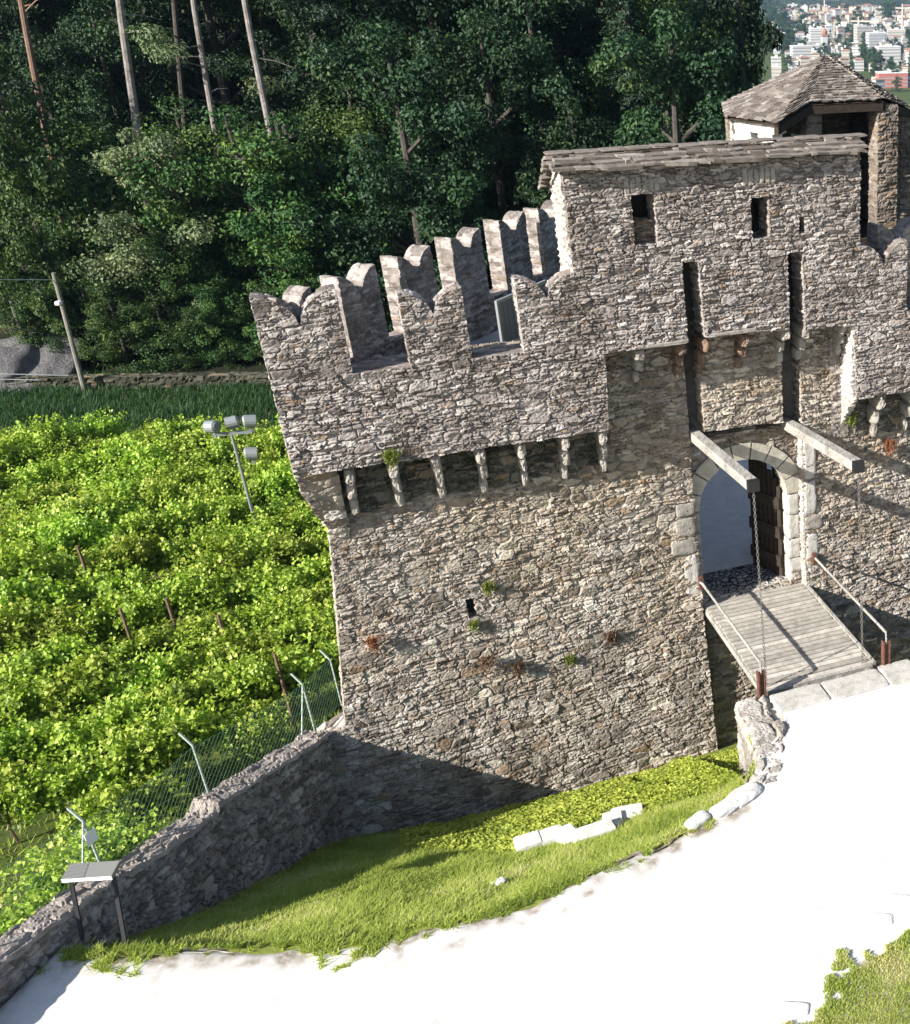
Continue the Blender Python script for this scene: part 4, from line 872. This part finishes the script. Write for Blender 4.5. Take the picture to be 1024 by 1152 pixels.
# named trees and shrubs along the forest foot: (pixel of crown middle, distance, kind, scale, label)
for px, py, y, kd, sc, nm, cat, lab in (
        (165, 245, 56.5, 'pale', 1.2, 'pale_shrub', 'shrub', 'tall pale grey-green shrub with feathery shoots at the middle of the forest edge'),
        (285, 255, 58, 'mid', 1.3, 'bushy_tree', 'tree', 'broad bushy tree with sunlit top left of the castle corner'),
        (225, 215, 59.5, 'mid', 1.15, 'bushy_tree', 'tree', 'bushy green tree between the pale shrub and the broad bushy tree'),
        (75, 215, 59, 'mid', 1.15, 'bushy_tree', 'tree', 'bushy dark tree below the reddish bare trunk'),
        (345, 260, 60, 'mid', 1.2, 'bushy_tree', 'tree', 'bushy tree directly above the castle corner merlons'),
        (415, 215, 63, 'mid', 1.2, 'bushy_tree', 'tree', 'bushy tree above the middle of the rear battlements'),
        (190, 345, 55.5, 'mid', .7, 'green_bush', 'shrub', 'bright green bush right of the tall grey pole'),
        (25, 200, 57, 'mid', 1.1, 'leafy_tree', 'tree', 'leafy tree at the left edge above the short pole'),
        (110, 330, 58, 'mid', .75, 'round_bush', 'shrub', 'rounded dark bush just behind the tall grey pole'),
        (10, 290, 56.5, 'mid', .6, 'leafy_bush', 'shrub', 'leafy bush at the left edge below the leafy tree'),
        (330, 350, 57, 'mid', .75, 'dark_bush', 'shrub', 'dark bush at the forest foot beside the castle corner'),
        (245, 375, 56, 'mid', .6, 'low_bush', 'shrub', 'low bush at the forest foot between pole and castle'),
        (470, 215, 66, 'mid', 1.05, 'sunlit_tree', 'tree', 'tree with yellow-green sunlit leaves above the rear battlements'),
        (590, 150, 72, 'mid', 1.1, 'broad_tree', 'tree', 'broad mid-green tree above the rear battlements left of the gatehouse roof'),
        (745, 120, 70, 'mid', 1.1, 'rounded_tree', 'tree', 'rounded tree behind the gatehouse roof'),
        (710, 110, 66, 'spruce', 1.0, 'spruce_tree', 'tree', 'slender spruce rising behind the gatehouse roof'),
        (835, 60, 72, 'broad', 1.0, 'edge_tree', 'tree', 'large dark tree at the right end of the forest beside the tower')):
    p = at_y(px, py, y); gz = float(terrain_z1(p[0], p[1])); hp = NP[kd][0][1]; half = {'pale': 4.6, 'mid': 5.2, 'broad': 7.2, 'spruce': 7.5}[kd] * sc
    plant(kd, nm, lab, cat, (p[0], y, max(gz - .3, p[2] - half) if p[2] - half < gz + 2.5 else gz - .3), sc, random.uniform(0, 6.3), sz=1. if p[2] - half < gz + 2.5 else min(2.2, (p[2] - gz) / half))
for px in range(70, 320, 24):
    y = 54.6 + random.uniform(0, 2.2); p = at_y(px, 400, y); sc = random.uniform(.36, .58)
    plant('mid', 'understorey_bush', 'low dark bush in the shaded row along the top of the stone bank', 'shrub', (p[0], y, terrain_z1(p[0], y) - .5), sc, random.uniform(0, 6.3), 'bushes along the forest foot')
# pines with bare trunks
def twig_cluster(P0, n, r, tone):
    d = unit(n); return leaves(np.array(P0) + d * (r * rng.random(n) ** .5)[:, None] * np.array([1, 1, .45]), d + [0, 0, .6], rng.uniform(.12, .28, n), np.clip(tone + rng.normal(size=n) * .2, 0, 1), aspect=.5)
for (pxt, pyt, pxb, pyb, y, r, mm, lab) in (
        (137, 0, 152, 135, 60.5, .30, 'bark_pale', 'pine with bright pale bare trunk, brightest of the trunks above the shrubs'),
        (220, 0, 243, 170, 61.5, .22, 'bark_pale', 'slim grey bare pine trunk right of the bright pale one'),
        (278, 0, 306, 165, 60.5, .25, 'bark_pale', 'grey bare pine trunk with dead twigs, rightmost of the tall bare trunks'),
        (28, 10, 44, 110, 61, .24, 'bark_red', 'pine with reddish bare trunk near the left edge'),
        (352, 5, 354, 130, 66, .2, 'bark', 'dim dark pine trunk right of the tall bare trunks'),
        (199, 20, 206, 160, 65, .22, 'bark', 'dim pine trunk standing in shade between two pale trunks')):
    b = at_y(pxb, pyb, y); t = at_y(pxt, pyt, y + 1.0); d = (t - b) / (t[2] - b[2]); gz = float(terrain_z1(b[0], y)) - .3
    bot = b - d * (b[2] - gz); top = b + d * (17.5 - b[2] + random.uniform(0, 4))
    o = thing('pine_tree', lab, 'tree', bot, 'tall bare-trunked pines')
    m = MB(); pts = [bot + (top - bot) * f + np.array([.12 * math.sin(f * 7), .1 * math.sin(f * 5), 0]) for f in np.linspace(0, 1, 9)]; m.tube(pts, np.linspace(r * .8, r * .45, 9), 9)
    tips = []
    for f in np.concatenate([rng.uniform(.45, .8, 5), rng.uniform(.82, 1, 14)]):
        a = random.uniform(0, 6.28); L = random.uniform(.8, 2.2); p = bot + (top - bot) * f; e = p + np.array([math.cos(a) * L, math.sin(a) * L, random.uniform(-.5, .4) * L]); m.tube([p, (p + e) / 2 + [0, 0, .1], e], [.04, .03, .012], 4, cap=False)
        if f > .8 or random.random() < .35: tips.append(e)
    m.out('trunk', M[mm], o)
    parts_ = [twig_cluster(p, 260, 1.1, .45) for p in tips]; off = 0; VV = []; QQ = []; SS = []
    for V, Q, st in parts_: VV.append(V); QQ.append(Q + off); SS.append(st); off += len(V)
    build('crown', np.concatenate(VV), [np.concatenate(QQ)], M['leaf_pale'] if mm == 'bark_pale' else M['needle'], o, st=np.concatenate(SS))

# vines
def vine(seed):
    n = 2300; rr = np.random.default_rng(seed); nsh = 40
    sx = rr.uniform(-.62, .62, nsh); sy = rr.normal(size=nsh) * .13; sz0 = rr.uniform(.55, 1.0, nsh); hz = rr.uniform(.45, 1.15, nsh); lx = rr.normal(size=nsh) * .25; ly = rr.normal(size=nsh) * .2
    c = rr.integers(0, nsh, n); f = rr.random(n); P = np.stack([sx[c] + lx[c] * f + rr.normal(size=n) * .09, sy[c] + ly[c] * f + rr.normal(size=n) * .1, sz0[c] + hz[c] * f - .45 * np.maximum(0, f - .75) * rr.random(n)], 1)
    nr = np.stack([rr.normal(size=n) * .75 + np.sign(P[:, 0]) * .1, rr.normal(size=n) * .6 + np.sign(P[:, 1]) * .35, np.full(n, .75)], 1)
    V, Q, st = leaves(P, nr, rr.uniform(.055, .135, n), np.clip(.2 + .5 * (P[:, 2] - .6) / 1.5 + rr.normal(size=n) * .22, 0, 1), aspect=.95, bend=.12)
    m = MB(); m.tube([(0, 0, -.1), (.05, .02, .4), (-.03, 0, .9)], [.035, .03, .025], 5); m.tube([(-.6, 0, .95), (0, 0, .9), (.6, 0, .97)], [.012, .02, .012], 4)
    tv = np.concatenate(m.v); k = len(V); Fs = [Q] ; tf = [np.array([t for t in [tuple(i + k for i in f) for f in m.f] if len(t) == 4])]
    mi = np.concatenate([np.zeros(len(Q)), np.ones(len(tf[0]))]).astype(int)
    o = build('grape_vine', np.concatenate([V, tv]), [Q, tf[0]], [M['vine'], M['stake']], st=np.concatenate([st, np.full((len(tv), 4), .5)]), mi=mi); C.objects.unlink(o); return o
VP = [vine(k + 1) for k in range(7)]
va = R(33); vd = np.array([math.cos(va), math.sin(va)]); vn = np.array([-math.sin(va), math.cos(va)])
cand = []
for i in range(-40, 60):
    for j in range(-60, 60):
        q = np.array([-22., 32.]) + vd * (j * .98 + .3 * math.sin(i * 2.1)) + vn * (i * 1.9) + rng.normal(size=2) * .16
        x, y = q; s, n = F0.inv(x, y)
        al_ = (s - WA[0]) * wd[0] + (n - WA[1]) * wd[1]
        if wall_dist(s, n) > (-1.25 if 1.0 < al_ < 4.6 else -2.5) or (s > -11.2 + max(0, -n) * .93 and n < 2): continue
        if y > 42.9 + .06 * (x + 30): continue
        z = float(terrain_z1(x, y)); u, v = proj(np.array([x, y, z + 1.2])); u2, v2 = proj(np.array([x, y, z + 1.]))
        if u < -45 or v > 1080 or v < 400: continue
        if 270 < u and v < 540 and u > 300 + (v - 335) * .26 + 30: continue
        if u > 300 + (v - 335) * .22 + 60: continue
        if any(math.hypot(u - a, (v - b)) < r for a, b, r in ((165, 672, 13), (70, 655, 8), (20, 965, 50), (120, 1010, 30), (290, 580, 10))): continue
        cand.append((math.hypot(x, y), x, y, z))
cand.sort()
print('vines', len(cand))
VG = 'vines planted in rows beside the castle'
for k, (_, x, y, z) in enumerate(cand[:295]):
    o = VP[k % 7].copy(); C.objects.link(o); o.location = (x, y, z); sc = random.uniform(.9, 1.2); o.scale = (sc, sc, sc * random.uniform(.85, 1.15)); o.rotation_euler = (0, 0, va + random.choice((0, math.pi)) + random.uniform(-.15, .15))
    tag(o, 'bushy yellow-green grapevine in the sunlit vineyard left of the castle', 'grapevine', VG)
if len(cand) > 295:
    VV = []; QQ = []; SS = []; off = 0; cache = []
    for o in VP:
        me = o.data; v = np.empty(len(me.vertices) * 3, np.float32); me.vertices.foreach_get('co', v); n4 = 2300 * 4; a = np.empty(len(me.vertices) * 4, np.float32); me.attributes['st'].data.foreach_get('color', a); cache.append((v.reshape(-1, 3)[:n4], a.reshape(-1, 4)[:n4]))
    for k, (_, x, y, z) in enumerate(cand[295:]):
        v, a = cache[k % 7]; r = va + random.choice((0, math.pi)) + random.uniform(-.15, .15); sc = random.uniform(.9, 1.2); c_, s_ = math.cos(r) * sc, math.sin(r) * sc
        VV.append(np.stack([v[:, 0] * c_ - v[:, 1] * s_ + x, v[:, 0] * s_ + v[:, 1] * c_ + y, v[:, 2] * sc + z], 1)); SS.append(a)
    V = np.concatenate(VV); tag(build('distant_vines', V, [np.arange(len(V)).reshape(-1, 4)], M['vine'], st=np.concatenate(SS)), 'farthest rows of the vineyard below the forest edge', 'grapevines', kind='stuff')
for px0, py0, px1, py1, lab in ((103, 640, 112, 685, 'thin leaning vine stake in the left half of the vineyard'), (144, 690, 161, 760, 'dark vine stake beside the bare patch in the vineyard'), (203, 705, 211, 748, 'vine stake right of the bare patch in the vineyard'), (263, 735, 268, 768, 'short vine stake among leaves near the castle wall'), (319, 768, 331, 815, 'dark vine stake just above the wire fence'), (12, 646, 16, 662, 'pale stub of a vine stake at the left edge')):
    b = at_z(px1, py1, -2.75); t = b + np.array([0, 0, 2.15]); m = MB(); m.tube([b - [0, 0, .3], t], [.055, .045], 6); tag(m.out('vine_stake', M['stake'], loc=b), lab, 'stake', 'stakes between the vines')

# grass blades / ground cover (uncountable)
def blades(P, h, w_, tone, lean=.8):
    n = len(P); a = rng.random(n) * 6.283; d = np.stack([np.cos(a), np.sin(a), np.zeros(n)], 1); l = np.stack([-np.sin(a), np.cos(a), np.zeros(n)], 1) * (rng.normal(size=n) * lean * h)[:, None]
    V = np.stack([P - d * w_[:, None] / 2, P + d * w_[:, None] / 2, P + l + np.array([0, 0, 1.]) * h[:, None]], 1).reshape(-1, 3)
    return V, np.arange(3 * n).reshape(-1, 3), np.repeat(np.stack([tone, tone, tone, np.ones(n)], 1), 3, 0)
N = 420000; s = rng.uniform(-15.6, -2.3, N); n = rng.uniform(.5, 9.0, N)
en = edge_n(np.clip(s, -15, -2.2)); rag = .3 * (vnoise(s * 2.2, n * 2.2, 31) - .5) + .3 * (vnoise(s * 7, n * 7, 32) - .5)
zg = moat_z(s, n)
base_n = np.interp(s, [-11, -7.6, -2.2], [1.0, .8, 1.25])
ivyz = (s > -8.7 + 1.2 * (vnoise(s * 1.3, n * 1.3, 61) - .5)) & (n < np.interp(s, [-9.5, -7.5, -5.5, -4, -2.2], [2.5, 4.6, 4.7, 5.2, 5.6]) + .5 * (vnoise(s * 1.5, n * 1.5, 33) - .5))
ok = (wall_dist(s, n) > .03) & (n < en + .16 + rag * 1.6 + .9 * (vnoise(s * 1.5, n * 0 + 2, 55) > .6) * (vnoise(s * 5, n * 5, 56) - .35)) & (n > base_n) & (~ivyz) & (vnoise(s * 1.7, n * 1.7, 35) + .5 * vnoise(s * 6, n * 6, 36) > .24)
s, n, zg = s[ok], n[ok], zg[ok]; tall = vnoise(s * 1.1, n * 1.1, 37)
P = F0(s, n, np.where(n > en[ok], np.maximum(zg, -.0), zg) - .01); K = len(P); h = rng.uniform(.02, .07, K) * (.6 + 1.1 * tall)
V, T, st = blades(P, h, rng.uniform(.014, .03, K), np.clip(.5 + .7 * (vnoise(s * .9, n * .9, 38) - .5) + .5 * (vnoise(s * 3.5, n * 3.5, 48) - .5) + rng.normal(size=K) * .16, 0, 1), 1.5)
tag(build('moat_grass', V, [T], M['grass'], st=st), 'short sunlit grass on the moat slope beside the white path', 'grass', kind='stuff')
N = 52000; s = rng.uniform(-9.6, -1.2, N); n = rng.uniform(.7, 6, N)
ivyz = (n < np.interp(s, [-9.5, -7.5, -5.5, -4, -2.2], [2.5, 4.6, 4.7, 5.2, 5.6]) + .5 * (vnoise(s * 1.5, n * 1.5, 33) - .5) + .15)
ok = ivyz & (s > -9.0 + 1.6 * (vnoise(s * 1.3, n * 1.3, 61) - .5) + .5 * rng.normal(size=N)) & ((s < -2.3) | (n < 4.3)) & (n > np.interp(s, [-11, -7.6, -5.5, -2.2], [1.0, .8, 1.05, 1.45]) + .12 * rng.normal(size=N)) & (vnoise(s * 2, n * 2, 39) > .18)
s, n = s[ok], n[ok]; K = len(s); P = F0(s, n, moat_z(s, n) + rng.uniform(.01, .14, K)); V, Q, st = leaves(P, np.tile([0, 0, 1.], (K, 1)) + rng.normal(size=(K, 3)) * .42, rng.uniform(.06, .13, K), np.clip(.5 + rng.normal(size=K) * .22 + .4 * (vnoise(s * 1.2, n * 1.2, 40) - .5), 0, 1), aspect=.95)
tag(build('ground_cover', V, [Q], M['ivy'], st=st), 'yellow-green broad-leaved ground cover at the foot of the castle wall', 'ground cover', kind='stuff')
# grass corner bottom right
N = 240000; pe = [F0.inv(*at_z(px, py, 0)[:2]) for px, py in ((1040, 1000), (1000, 1050), (960, 1070), (925, 1105), (885, 1160), (860, 1200))]
s = rng.uniform(-6, 1.5, N); n = rng.uniform(10.5, 16, N); pe = sorted(pe); lim = np.interp(s, [a for a, b in pe], [b for a, b in pe]) + .15
rag = .9 * (vnoise(s * 1.6, n * 1.6, 41) - .5) + .7 * (vnoise(s * 5, n * 5, 42) - .5)
ok = (n > lim + rag + .1) & (vnoise(s * 2, n * 2, 43) + .5 * vnoise(s * 7, n * 7, 44) + .35 * np.clip(n - lim - .3, 0, 1.6) > .42)
s, n = s[ok], n[ok]; K = len(s); V, T, st = blades(F0(s, n, np.full(K, .02)), rng.uniform(.02, .06, K), rng.uniform(.015, .03, K), np.clip(.72 + .9 * (vnoise(s * 1.7, n * 1.7, 45) - .5) + rng.normal(size=K) * .2, 0, 1), .6)
tag(build('corner_grass', V, [T], M['grass'], st=st), 'patchy dry grass in the bottom right corner beside the path', 'grass', kind='stuff')
tm = mottled('dry corner turf', [(.3, (.20, .19, .08)), (.5, (.32, .29, .15)), (.68, (.5, .46, .38))], 3, bump=.8, bsc=30, bd=.03)
cs = np.arange(-5.2, 1.6, .06); lm = np.interp(cs, [a for a, b in pe], [b for a, b in pe]) + .45 + .5 * (vnoise(cs * 1.6, cs * 0 + 3, 41) - .5) + .3 * (vnoise(cs * 6, cs * 0 + 4, 42) - .5)
V = np.concatenate([F0(cs, lm, .024 + 0 * cs), F0(cs, lm + .25, .034 + 0 * cs), F0(cs, 17 + 0 * cs, .04 + 0 * cs)]); k = len(cs); q = np.arange(k - 1)
tag(build('corner_turf', V, [np.concatenate([np.stack([q + k, q + k + 1, q + 1, q], 1), np.stack([q + 2 * k, q + 2 * k + 1, q + k + 1, q + k], 1)])], tm), 'dry turf in the bottom right corner beside the path', 'ground', kind='structure')
gk = 0
for px, py, w_, lab in ((1010, 1012, .5, 'uppermost flat kerb stone between gravel and the corner grass'), (990, 1034, .45, 'second flat kerb stone down between gravel and the corner grass'), (893, 1135, .5, 'lowest flat kerb stone at the bottom of the corner grass')):
    p = at_z(px, py, 0); s, n = F0.inv(p[0], p[1]); m = MB(); m.rock(F0, (s, n, .0), (w_, .26, .04), rot=R(30), pw=6, nz=.05, seed=gk + 120); tag(m.out('kerb_stone', M['bright_stone'], loc=p), lab, 'kerb stone', 'kerb stones by the corner grass'); gk += 1
# grass on the vineyard side and at the forest foot
N = 260000; x = rng.uniform(-48, -6, N); y = rng.uniform(18, 54, N); s, n = F0.inv(x, y); wdd = wall_dist(s, n); u, v = proj(np.stack([x, y, np.full(N, -2.8)], 1))
ok = (u > -30) & (u < 420) & (v > 420) & (v < 1080) & (wdd < -.6) & (rng.random(N) < np.where((wdd > -3.2) | (y > 46.5), 1., .35)) & ~((s > -10.6 + np.maximum(0, -n) * .9))
x, y = x[ok], y[ok]; K = len(x); far = y > 44
P = np.stack([x, y, terrain_z(x, y) - .02], 1); V, T, st = blades(P, rng.uniform(.08, .3, K) * np.where(far, 1.5, 1), rng.uniform(.02, .05, K) * np.where(far, 1.3, 1), np.clip(.4 + rng.normal(size=K) * .2 - .25 * far, 0, 1))  # far blades toned down: tree shade painted into their colour
nf = np.repeat(~far, 1)
for nm_, sel, mt_, lb_ in (('bank_grass', far, M['leaf_mid'], 'long grass between the vineyard and the forest foot, tree shade painted into its dark green'),):
    Vs = V.reshape(-1, 3, 3)[sel].reshape(-1, 3); tag(build(nm_, Vs, [np.arange(len(Vs)).reshape(-1, 3)], mt_, st=st.reshape(-1, 3, 4)[sel].reshape(-1, 4)), lb_, 'grass', kind='stuff')
V = V.reshape(-1, 3, 3)[nf].reshape(-1, 3); st = st.reshape(-1, 3, 4)[nf].reshape(-1, 4); T = np.arange(len(V)).reshape(-1, 3)
tag(build('meadow_grass', V, [T], M['grass'], st=st), 'long grass between the vines and along the outside of the wall', 'grass', kind='stuff')
# weeds rooted in the masonry
for px, py, n0, sz_, mt_, lab in ((438, 508, .72, .26, 'weed_green', 'green tuft growing above a corbel at the left end of the parapet'), (545, 738, .2, .38, 'weed_brown', 'largest dry brown weed hanging from the lower wall below the loophole'), (418, 718, .15, .24, 'weed_rust', 'rust red weed near the left edge of the lower wall'), (581, 746, .2, .26, 'weed_brown', 'dry brown weed just right of the largest one'), (686, 711, .1, .28, 'weed_brown', 'dark dry weed in the wall left of the pale jamb block'), (955, 464, .05, .3, 'weed_green', 'green tuft in the sunlit corner above the right lifting beam'), (1000, 496, .1, .3, 'weed_rust', 'rust red weed under the right parapet'), (640, 738, .1, .2, 'weed_green', 'small yellow-green tuft low on the lower wall'), (548, 656, .03, .22, 'weed_green', 'yellow-green moss tuft left of the loophole height on the upper lower wall'), (532, 700, .05, .16, 'weed_green', 'tiny green tuft directly under the loophole')):
    s, z = toR(px, py, n0); n = 240; P = F0(s + rng.normal(size=n) * sz_ * .26, n0 + .03 + np.abs(rng.normal(size=n)) * sz_ * .3, z - np.abs(rng.normal(size=n)) * sz_ * .5); V, T, st = blades(P, rng.uniform(.05, .16, n), rng.uniform(.012, .028, n), rng.random(n), 1.); V2, Q2, st2 = leaves(P, unit(n) + [0, 0, .5], rng.uniform(.03, .07, n), rng.random(n))
    tag(build('wall_weed', np.concatenate([V, V2]), [T, Q2 + len(V)], M[mt_], st=np.concatenate([st, st2]), loc=F0(s, n0, z)), lab, 'weed', 'weeds growing on the castle wall')

# ================================================================ TOWN in the valley
VZ = -95.
def wallmat(name, c):
    m = mat(name, c, .9); g = G(m); b = g.n('TexBrick', Scale=1.); tc = g.n('Mapping'); g.l(g.geo(), tc.inputs['Vector'])
    return m
W_ = [mat('white town render', (.6, .58, .55)), mat('cream town render', (.52, .46, .38)), mat('grey town render', (.5, .5, .5)), mat('ochre town render', (.62, .5, .38))]
RF = [mat('terracotta roof', (.36, .2, .15)), mat('grey flat roof', (.45, .45, .45)), mat('brown roof', (.25, .19, .16)), mat('white flat roof', (.72, .72, .7))]
M['win'] = mat('dark town windows', (.3, .31, .33), .5); M['redw'] = mat('red town facade', (.45, .16, .13))
def house(x, y, w_, d_, h_, rot, wm, rm_, hip, lab, wins=True, grp='houses of the valley town', nm='town_house', cat='house'):
    o = thing(nm, lab, cat, (x, y, VZ), grp); f = Frame((x, y, VZ), rot)
    m = MB(); m.box(f, -w_ / 2, w_ / 2, -d_ / 2, d_ / 2, -2, h_); m.out('wall', wm, o)
    m = MB(); e = .7
    if hip:
        rh = min(w_, d_) * .24; V = [f(s, n, h_ + .02) for s, n in ((-w_ / 2 - e, -d_ / 2 - e), (w_ / 2 + e, -d_ / 2 - e), (w_ / 2 + e, d_ / 2 + e), (-w_ / 2 - e, d_ / 2 + e))] + [f(-w_ / 2 + d_ * .35, 0, h_ + rh), f(w_ / 2 - d_ * .35, 0, h_ + rh)]
        m.add(V, [(3, 2, 1, 0), (0, 1, 5, 4), (1, 2, 5), (2, 3, 4, 5), (3, 0, 4)])
    else: m.box(f, -w_ / 2 - .3, w_ / 2 + .3, -d_ / 2 - .3, d_ / 2 + .3, h_ + .02, h_ + .6); m.box(f, -w_ * .1, w_ * .15, -2, 2, h_ + .6, h_ + 2.6)
    m.out('roof', rm_, o)
    if wins:
        for z in np.arange(1.4, h_ - 1.5, 3.1):
            m = MB(); m.box(f, -w_ / 2 - .05, w_ / 2 + .05, -d_ / 2 - .05, d_ / 2 + .05, z, z + 1.1); m.out('window_band', M['win'], o)
    return o
tr_ = random.Random(5)
def town_xy(px, py): p = at_z(px, py, VZ); return p[0], p[1]
special = [(1003, 98, 26, 16, 12, .2, 'redw', 3, 0, 'red-fronted flat-roofed building in the town near the right edge'), (901, 70, 20, 14, 16, .3, 0, 3, 0, 'white apartment block just left of the tower roof apex'), (999, 72, 24, 15, 17, .25, 0, 3, 0, 'large white block at the right edge above the red-fronted building'), (972, 52, 22, 16, 22, .3, 1, 1, 0, 'tall cream apartment block right of the tower roof apex'), (985, 58, 20, 14, 20, .3, 2, 3, 0, 'grey block beside the tall cream apartment block'), (1008, 50, 22, 15, 17, .1, 1, 3, 0, 'cream block with balconies at the right edge of town'), (922, 52, 24, 15, 20, .2, 0, 3, 0, 'white block just left of the bell tower')]
for px, py, w__, d__, h__, rot, wm, rm__, hip, lab in special:
    x, y = town_xy(px, py); house(x, y, w__, d__, h__, rot, M['redw'] if wm == 'redw' else W_[wm], RF[rm__], hip, lab, cat='building', nm='town_building')
nh = 0
for row, py in enumerate((103, 96, 88, 80, 73, 67, 61, 56, 51, 47, 43, 39.5, 36, 33, 30, 27.5, 25, 23, 21, 19, 17.2, 15.6, 14.2)):
    p0 = 872 if py < 90 else 985
    px = p0 + tr_.uniform(0, 6)
    while px < 1034:
        x, y = town_xy(px, py + tr_.uniform(-1.2, 1.2)); sc = 1487 / y; wpx = tr_.uniform(5, 11) if py > 40 else tr_.uniform(4, 12); w__ = min(32, max(9, wpx / sc)); px += w__ * sc * tr_.uniform(.95, 1.75)
        if tr_.random() < (.3 if py > 40 else .16): continue
        flat = tr_.random() < (.55 if py > 30 else .35); nh += 1
        house(x, y, w__, w__ * tr_.uniform(.5, .8), tr_.uniform(6, 15), tr_.uniform(-.2, .6), W_[tr_.choice((0, 0, 0, 1, 1, 2, 3))], RF[tr_.choice((1, 3, 3)) if flat else tr_.choice((0, 0, 2))], not flat, ('pale flat-roofed building among the crowded houses of the distant town' if flat else 'pale house with pitched roof among the crowded houses of the distant town'), wins=py > 40, grp='flat-roofed town buildings' if flat else 'pitched-roof town houses')
print('houses', nh)
# bell tower, cranes
x, y = town_xy(928, 66); bt = thing('bell_tower', 'white bell tower with dark red top rising right behind the tower roof apex', 'bell tower', (x, y, VZ)); f = Frame((x, y, VZ), .3)
hT = (66 - 33) / 1487 * y * 1.0; m = MB(); m.box(f, -3, 3, -3, 3, 0, hT * .72); m.out('shaft', W_[0], bt); m = MB(); m.box(f, -3.3, 3.3, -3.3, 3.3, hT * .72 + .05, hT * .8); m.tube([f(0, 0, hT * .8), f(0, 0, hT * .88), f(0, 0, hT * .95), f(0, 0, hT)], [3.4, 3.6, 2., .2], 8); m.out('top', RF[0], bt)
for px, py0, py1, lab in ((966, 50, 26, 'pale construction crane standing right of the bell tower'), (1015, 44, 12, 'tall construction crane near the right edge of town'), (928, 18, 1, 'far construction crane at the foot of the blue mountain')):
    x, y = town_xy(px, py0); cr = thing('tower_crane', lab, 'crane', (x, y, VZ), 'construction cranes in town'); f = Frame((x, y, VZ), random.uniform(-.5, .5)); hT = (py0 - py1) / 1487 * y
    m = MB(); m.box(f, -1, 1, -1, 1, 0, hT); m.out('mast', W_[1], cr); m = MB(); m.box(f, -10, 28, -.7, .7, hT + .02, hT + 1.6); m.box(f, -.8, .8, -.8, .8, hT + 1.65, hT + 6); m.out('jib', W_[1], cr)
# town trees
tt = random.Random(11)
for k in range(140):
    px, py = tt.uniform(872, 1030), 14 + 85 * tt.random() ** 1.2
    if py > 80 and px < 980: continue
    x, y = town_xy(px, py); plant('mid', 'town_tree', 'green tree between the houses of the distant town', 'tree', (x, y, VZ), tt.uniform(1.0, 2.1), tt.uniform(0, 6), 'trees between the town houses')
for px, py, sc in ((893, 44, 3.0), (903, 40, 3.0), (886, 52, 2.2), (972, 72, 2.2), (980, 76, 2.0), (955, 62, 2.2), (965, 30, 3.2), (995, 26, 4), (1003, 25, 4), (1010, 103, 1.5)):
    x, y = town_xy(px, py); plant('mid', 'park_tree', 'large tree in a green clump between the town blocks', 'tree', (x, y, VZ), sc, tt.uniform(0, 6), 'large trees in the town')
for k in range(26):
    px, py = tt.uniform(862, 886), tt.uniform(8, 62); x, y = town_xy(px, py); plant('mid', 'valley_tree', 'tree on the wooded valley side between the forest edge and the town', 'tree', (x, y, float(terrain_z1(x, y))), tt.uniform(1.8, 3.2), tt.uniform(0, 6), 'trees on the valley side')
# mountain beyond the town
gx = np.linspace(-2600, 2600, 160); gy = np.linspace(2350, 5200, 60)
def mz(x, y): return VZ - 3 + np.clip((y - 2480 - 250 * vnoise(x / 700, x * 0, 3)) / 1500, 0, 1.6) ** 1.15 * (480 + 260 * vnoise(x / 800, y / 900, 7)) + 40 * np.clip((y - 2500) / 400, 0, 1) * (vnoise(x / 160, y / 160, 9) - .5)
mtm = mottled('mountain woodland', [(.3, (.025, .045, .03)), (.7, (.05, .075, .04))], .012, bump=.9, bsc=.02, bd=30)
tag(sheet('mountain', gx, gy, mz, mtm), 'wooded mountain slope rising beyond the town', 'mountain', kind='structure')

# ================================================================ AIR
hz_ = MB(); fr = Frame((0, 0, 0), 0); hz_.box(fr, -3400, 3400, -5600, 120, -140, 1300)
hm = bpy.data.materials.new('thin valley haze'); hm.use_nodes = True; ht = hm.node_tree; ht.nodes.clear(); ou = ht.nodes.new('ShaderNodeOutputMaterial'); pv = ht.nodes.new('ShaderNodeVolumePrincipled')
pv.inputs['Density'].default_value = .0001; pv.inputs['Color'].default_value = (.45, .66, 1., 1); pv.inputs['Anisotropy'].default_value = .2; ht.links.new(pv.outputs[0], ou.inputs['Volume'])
tag(hz_.out('haze', hm), 'thin blue summer haze over the valley', 'haze', kind='stuff')
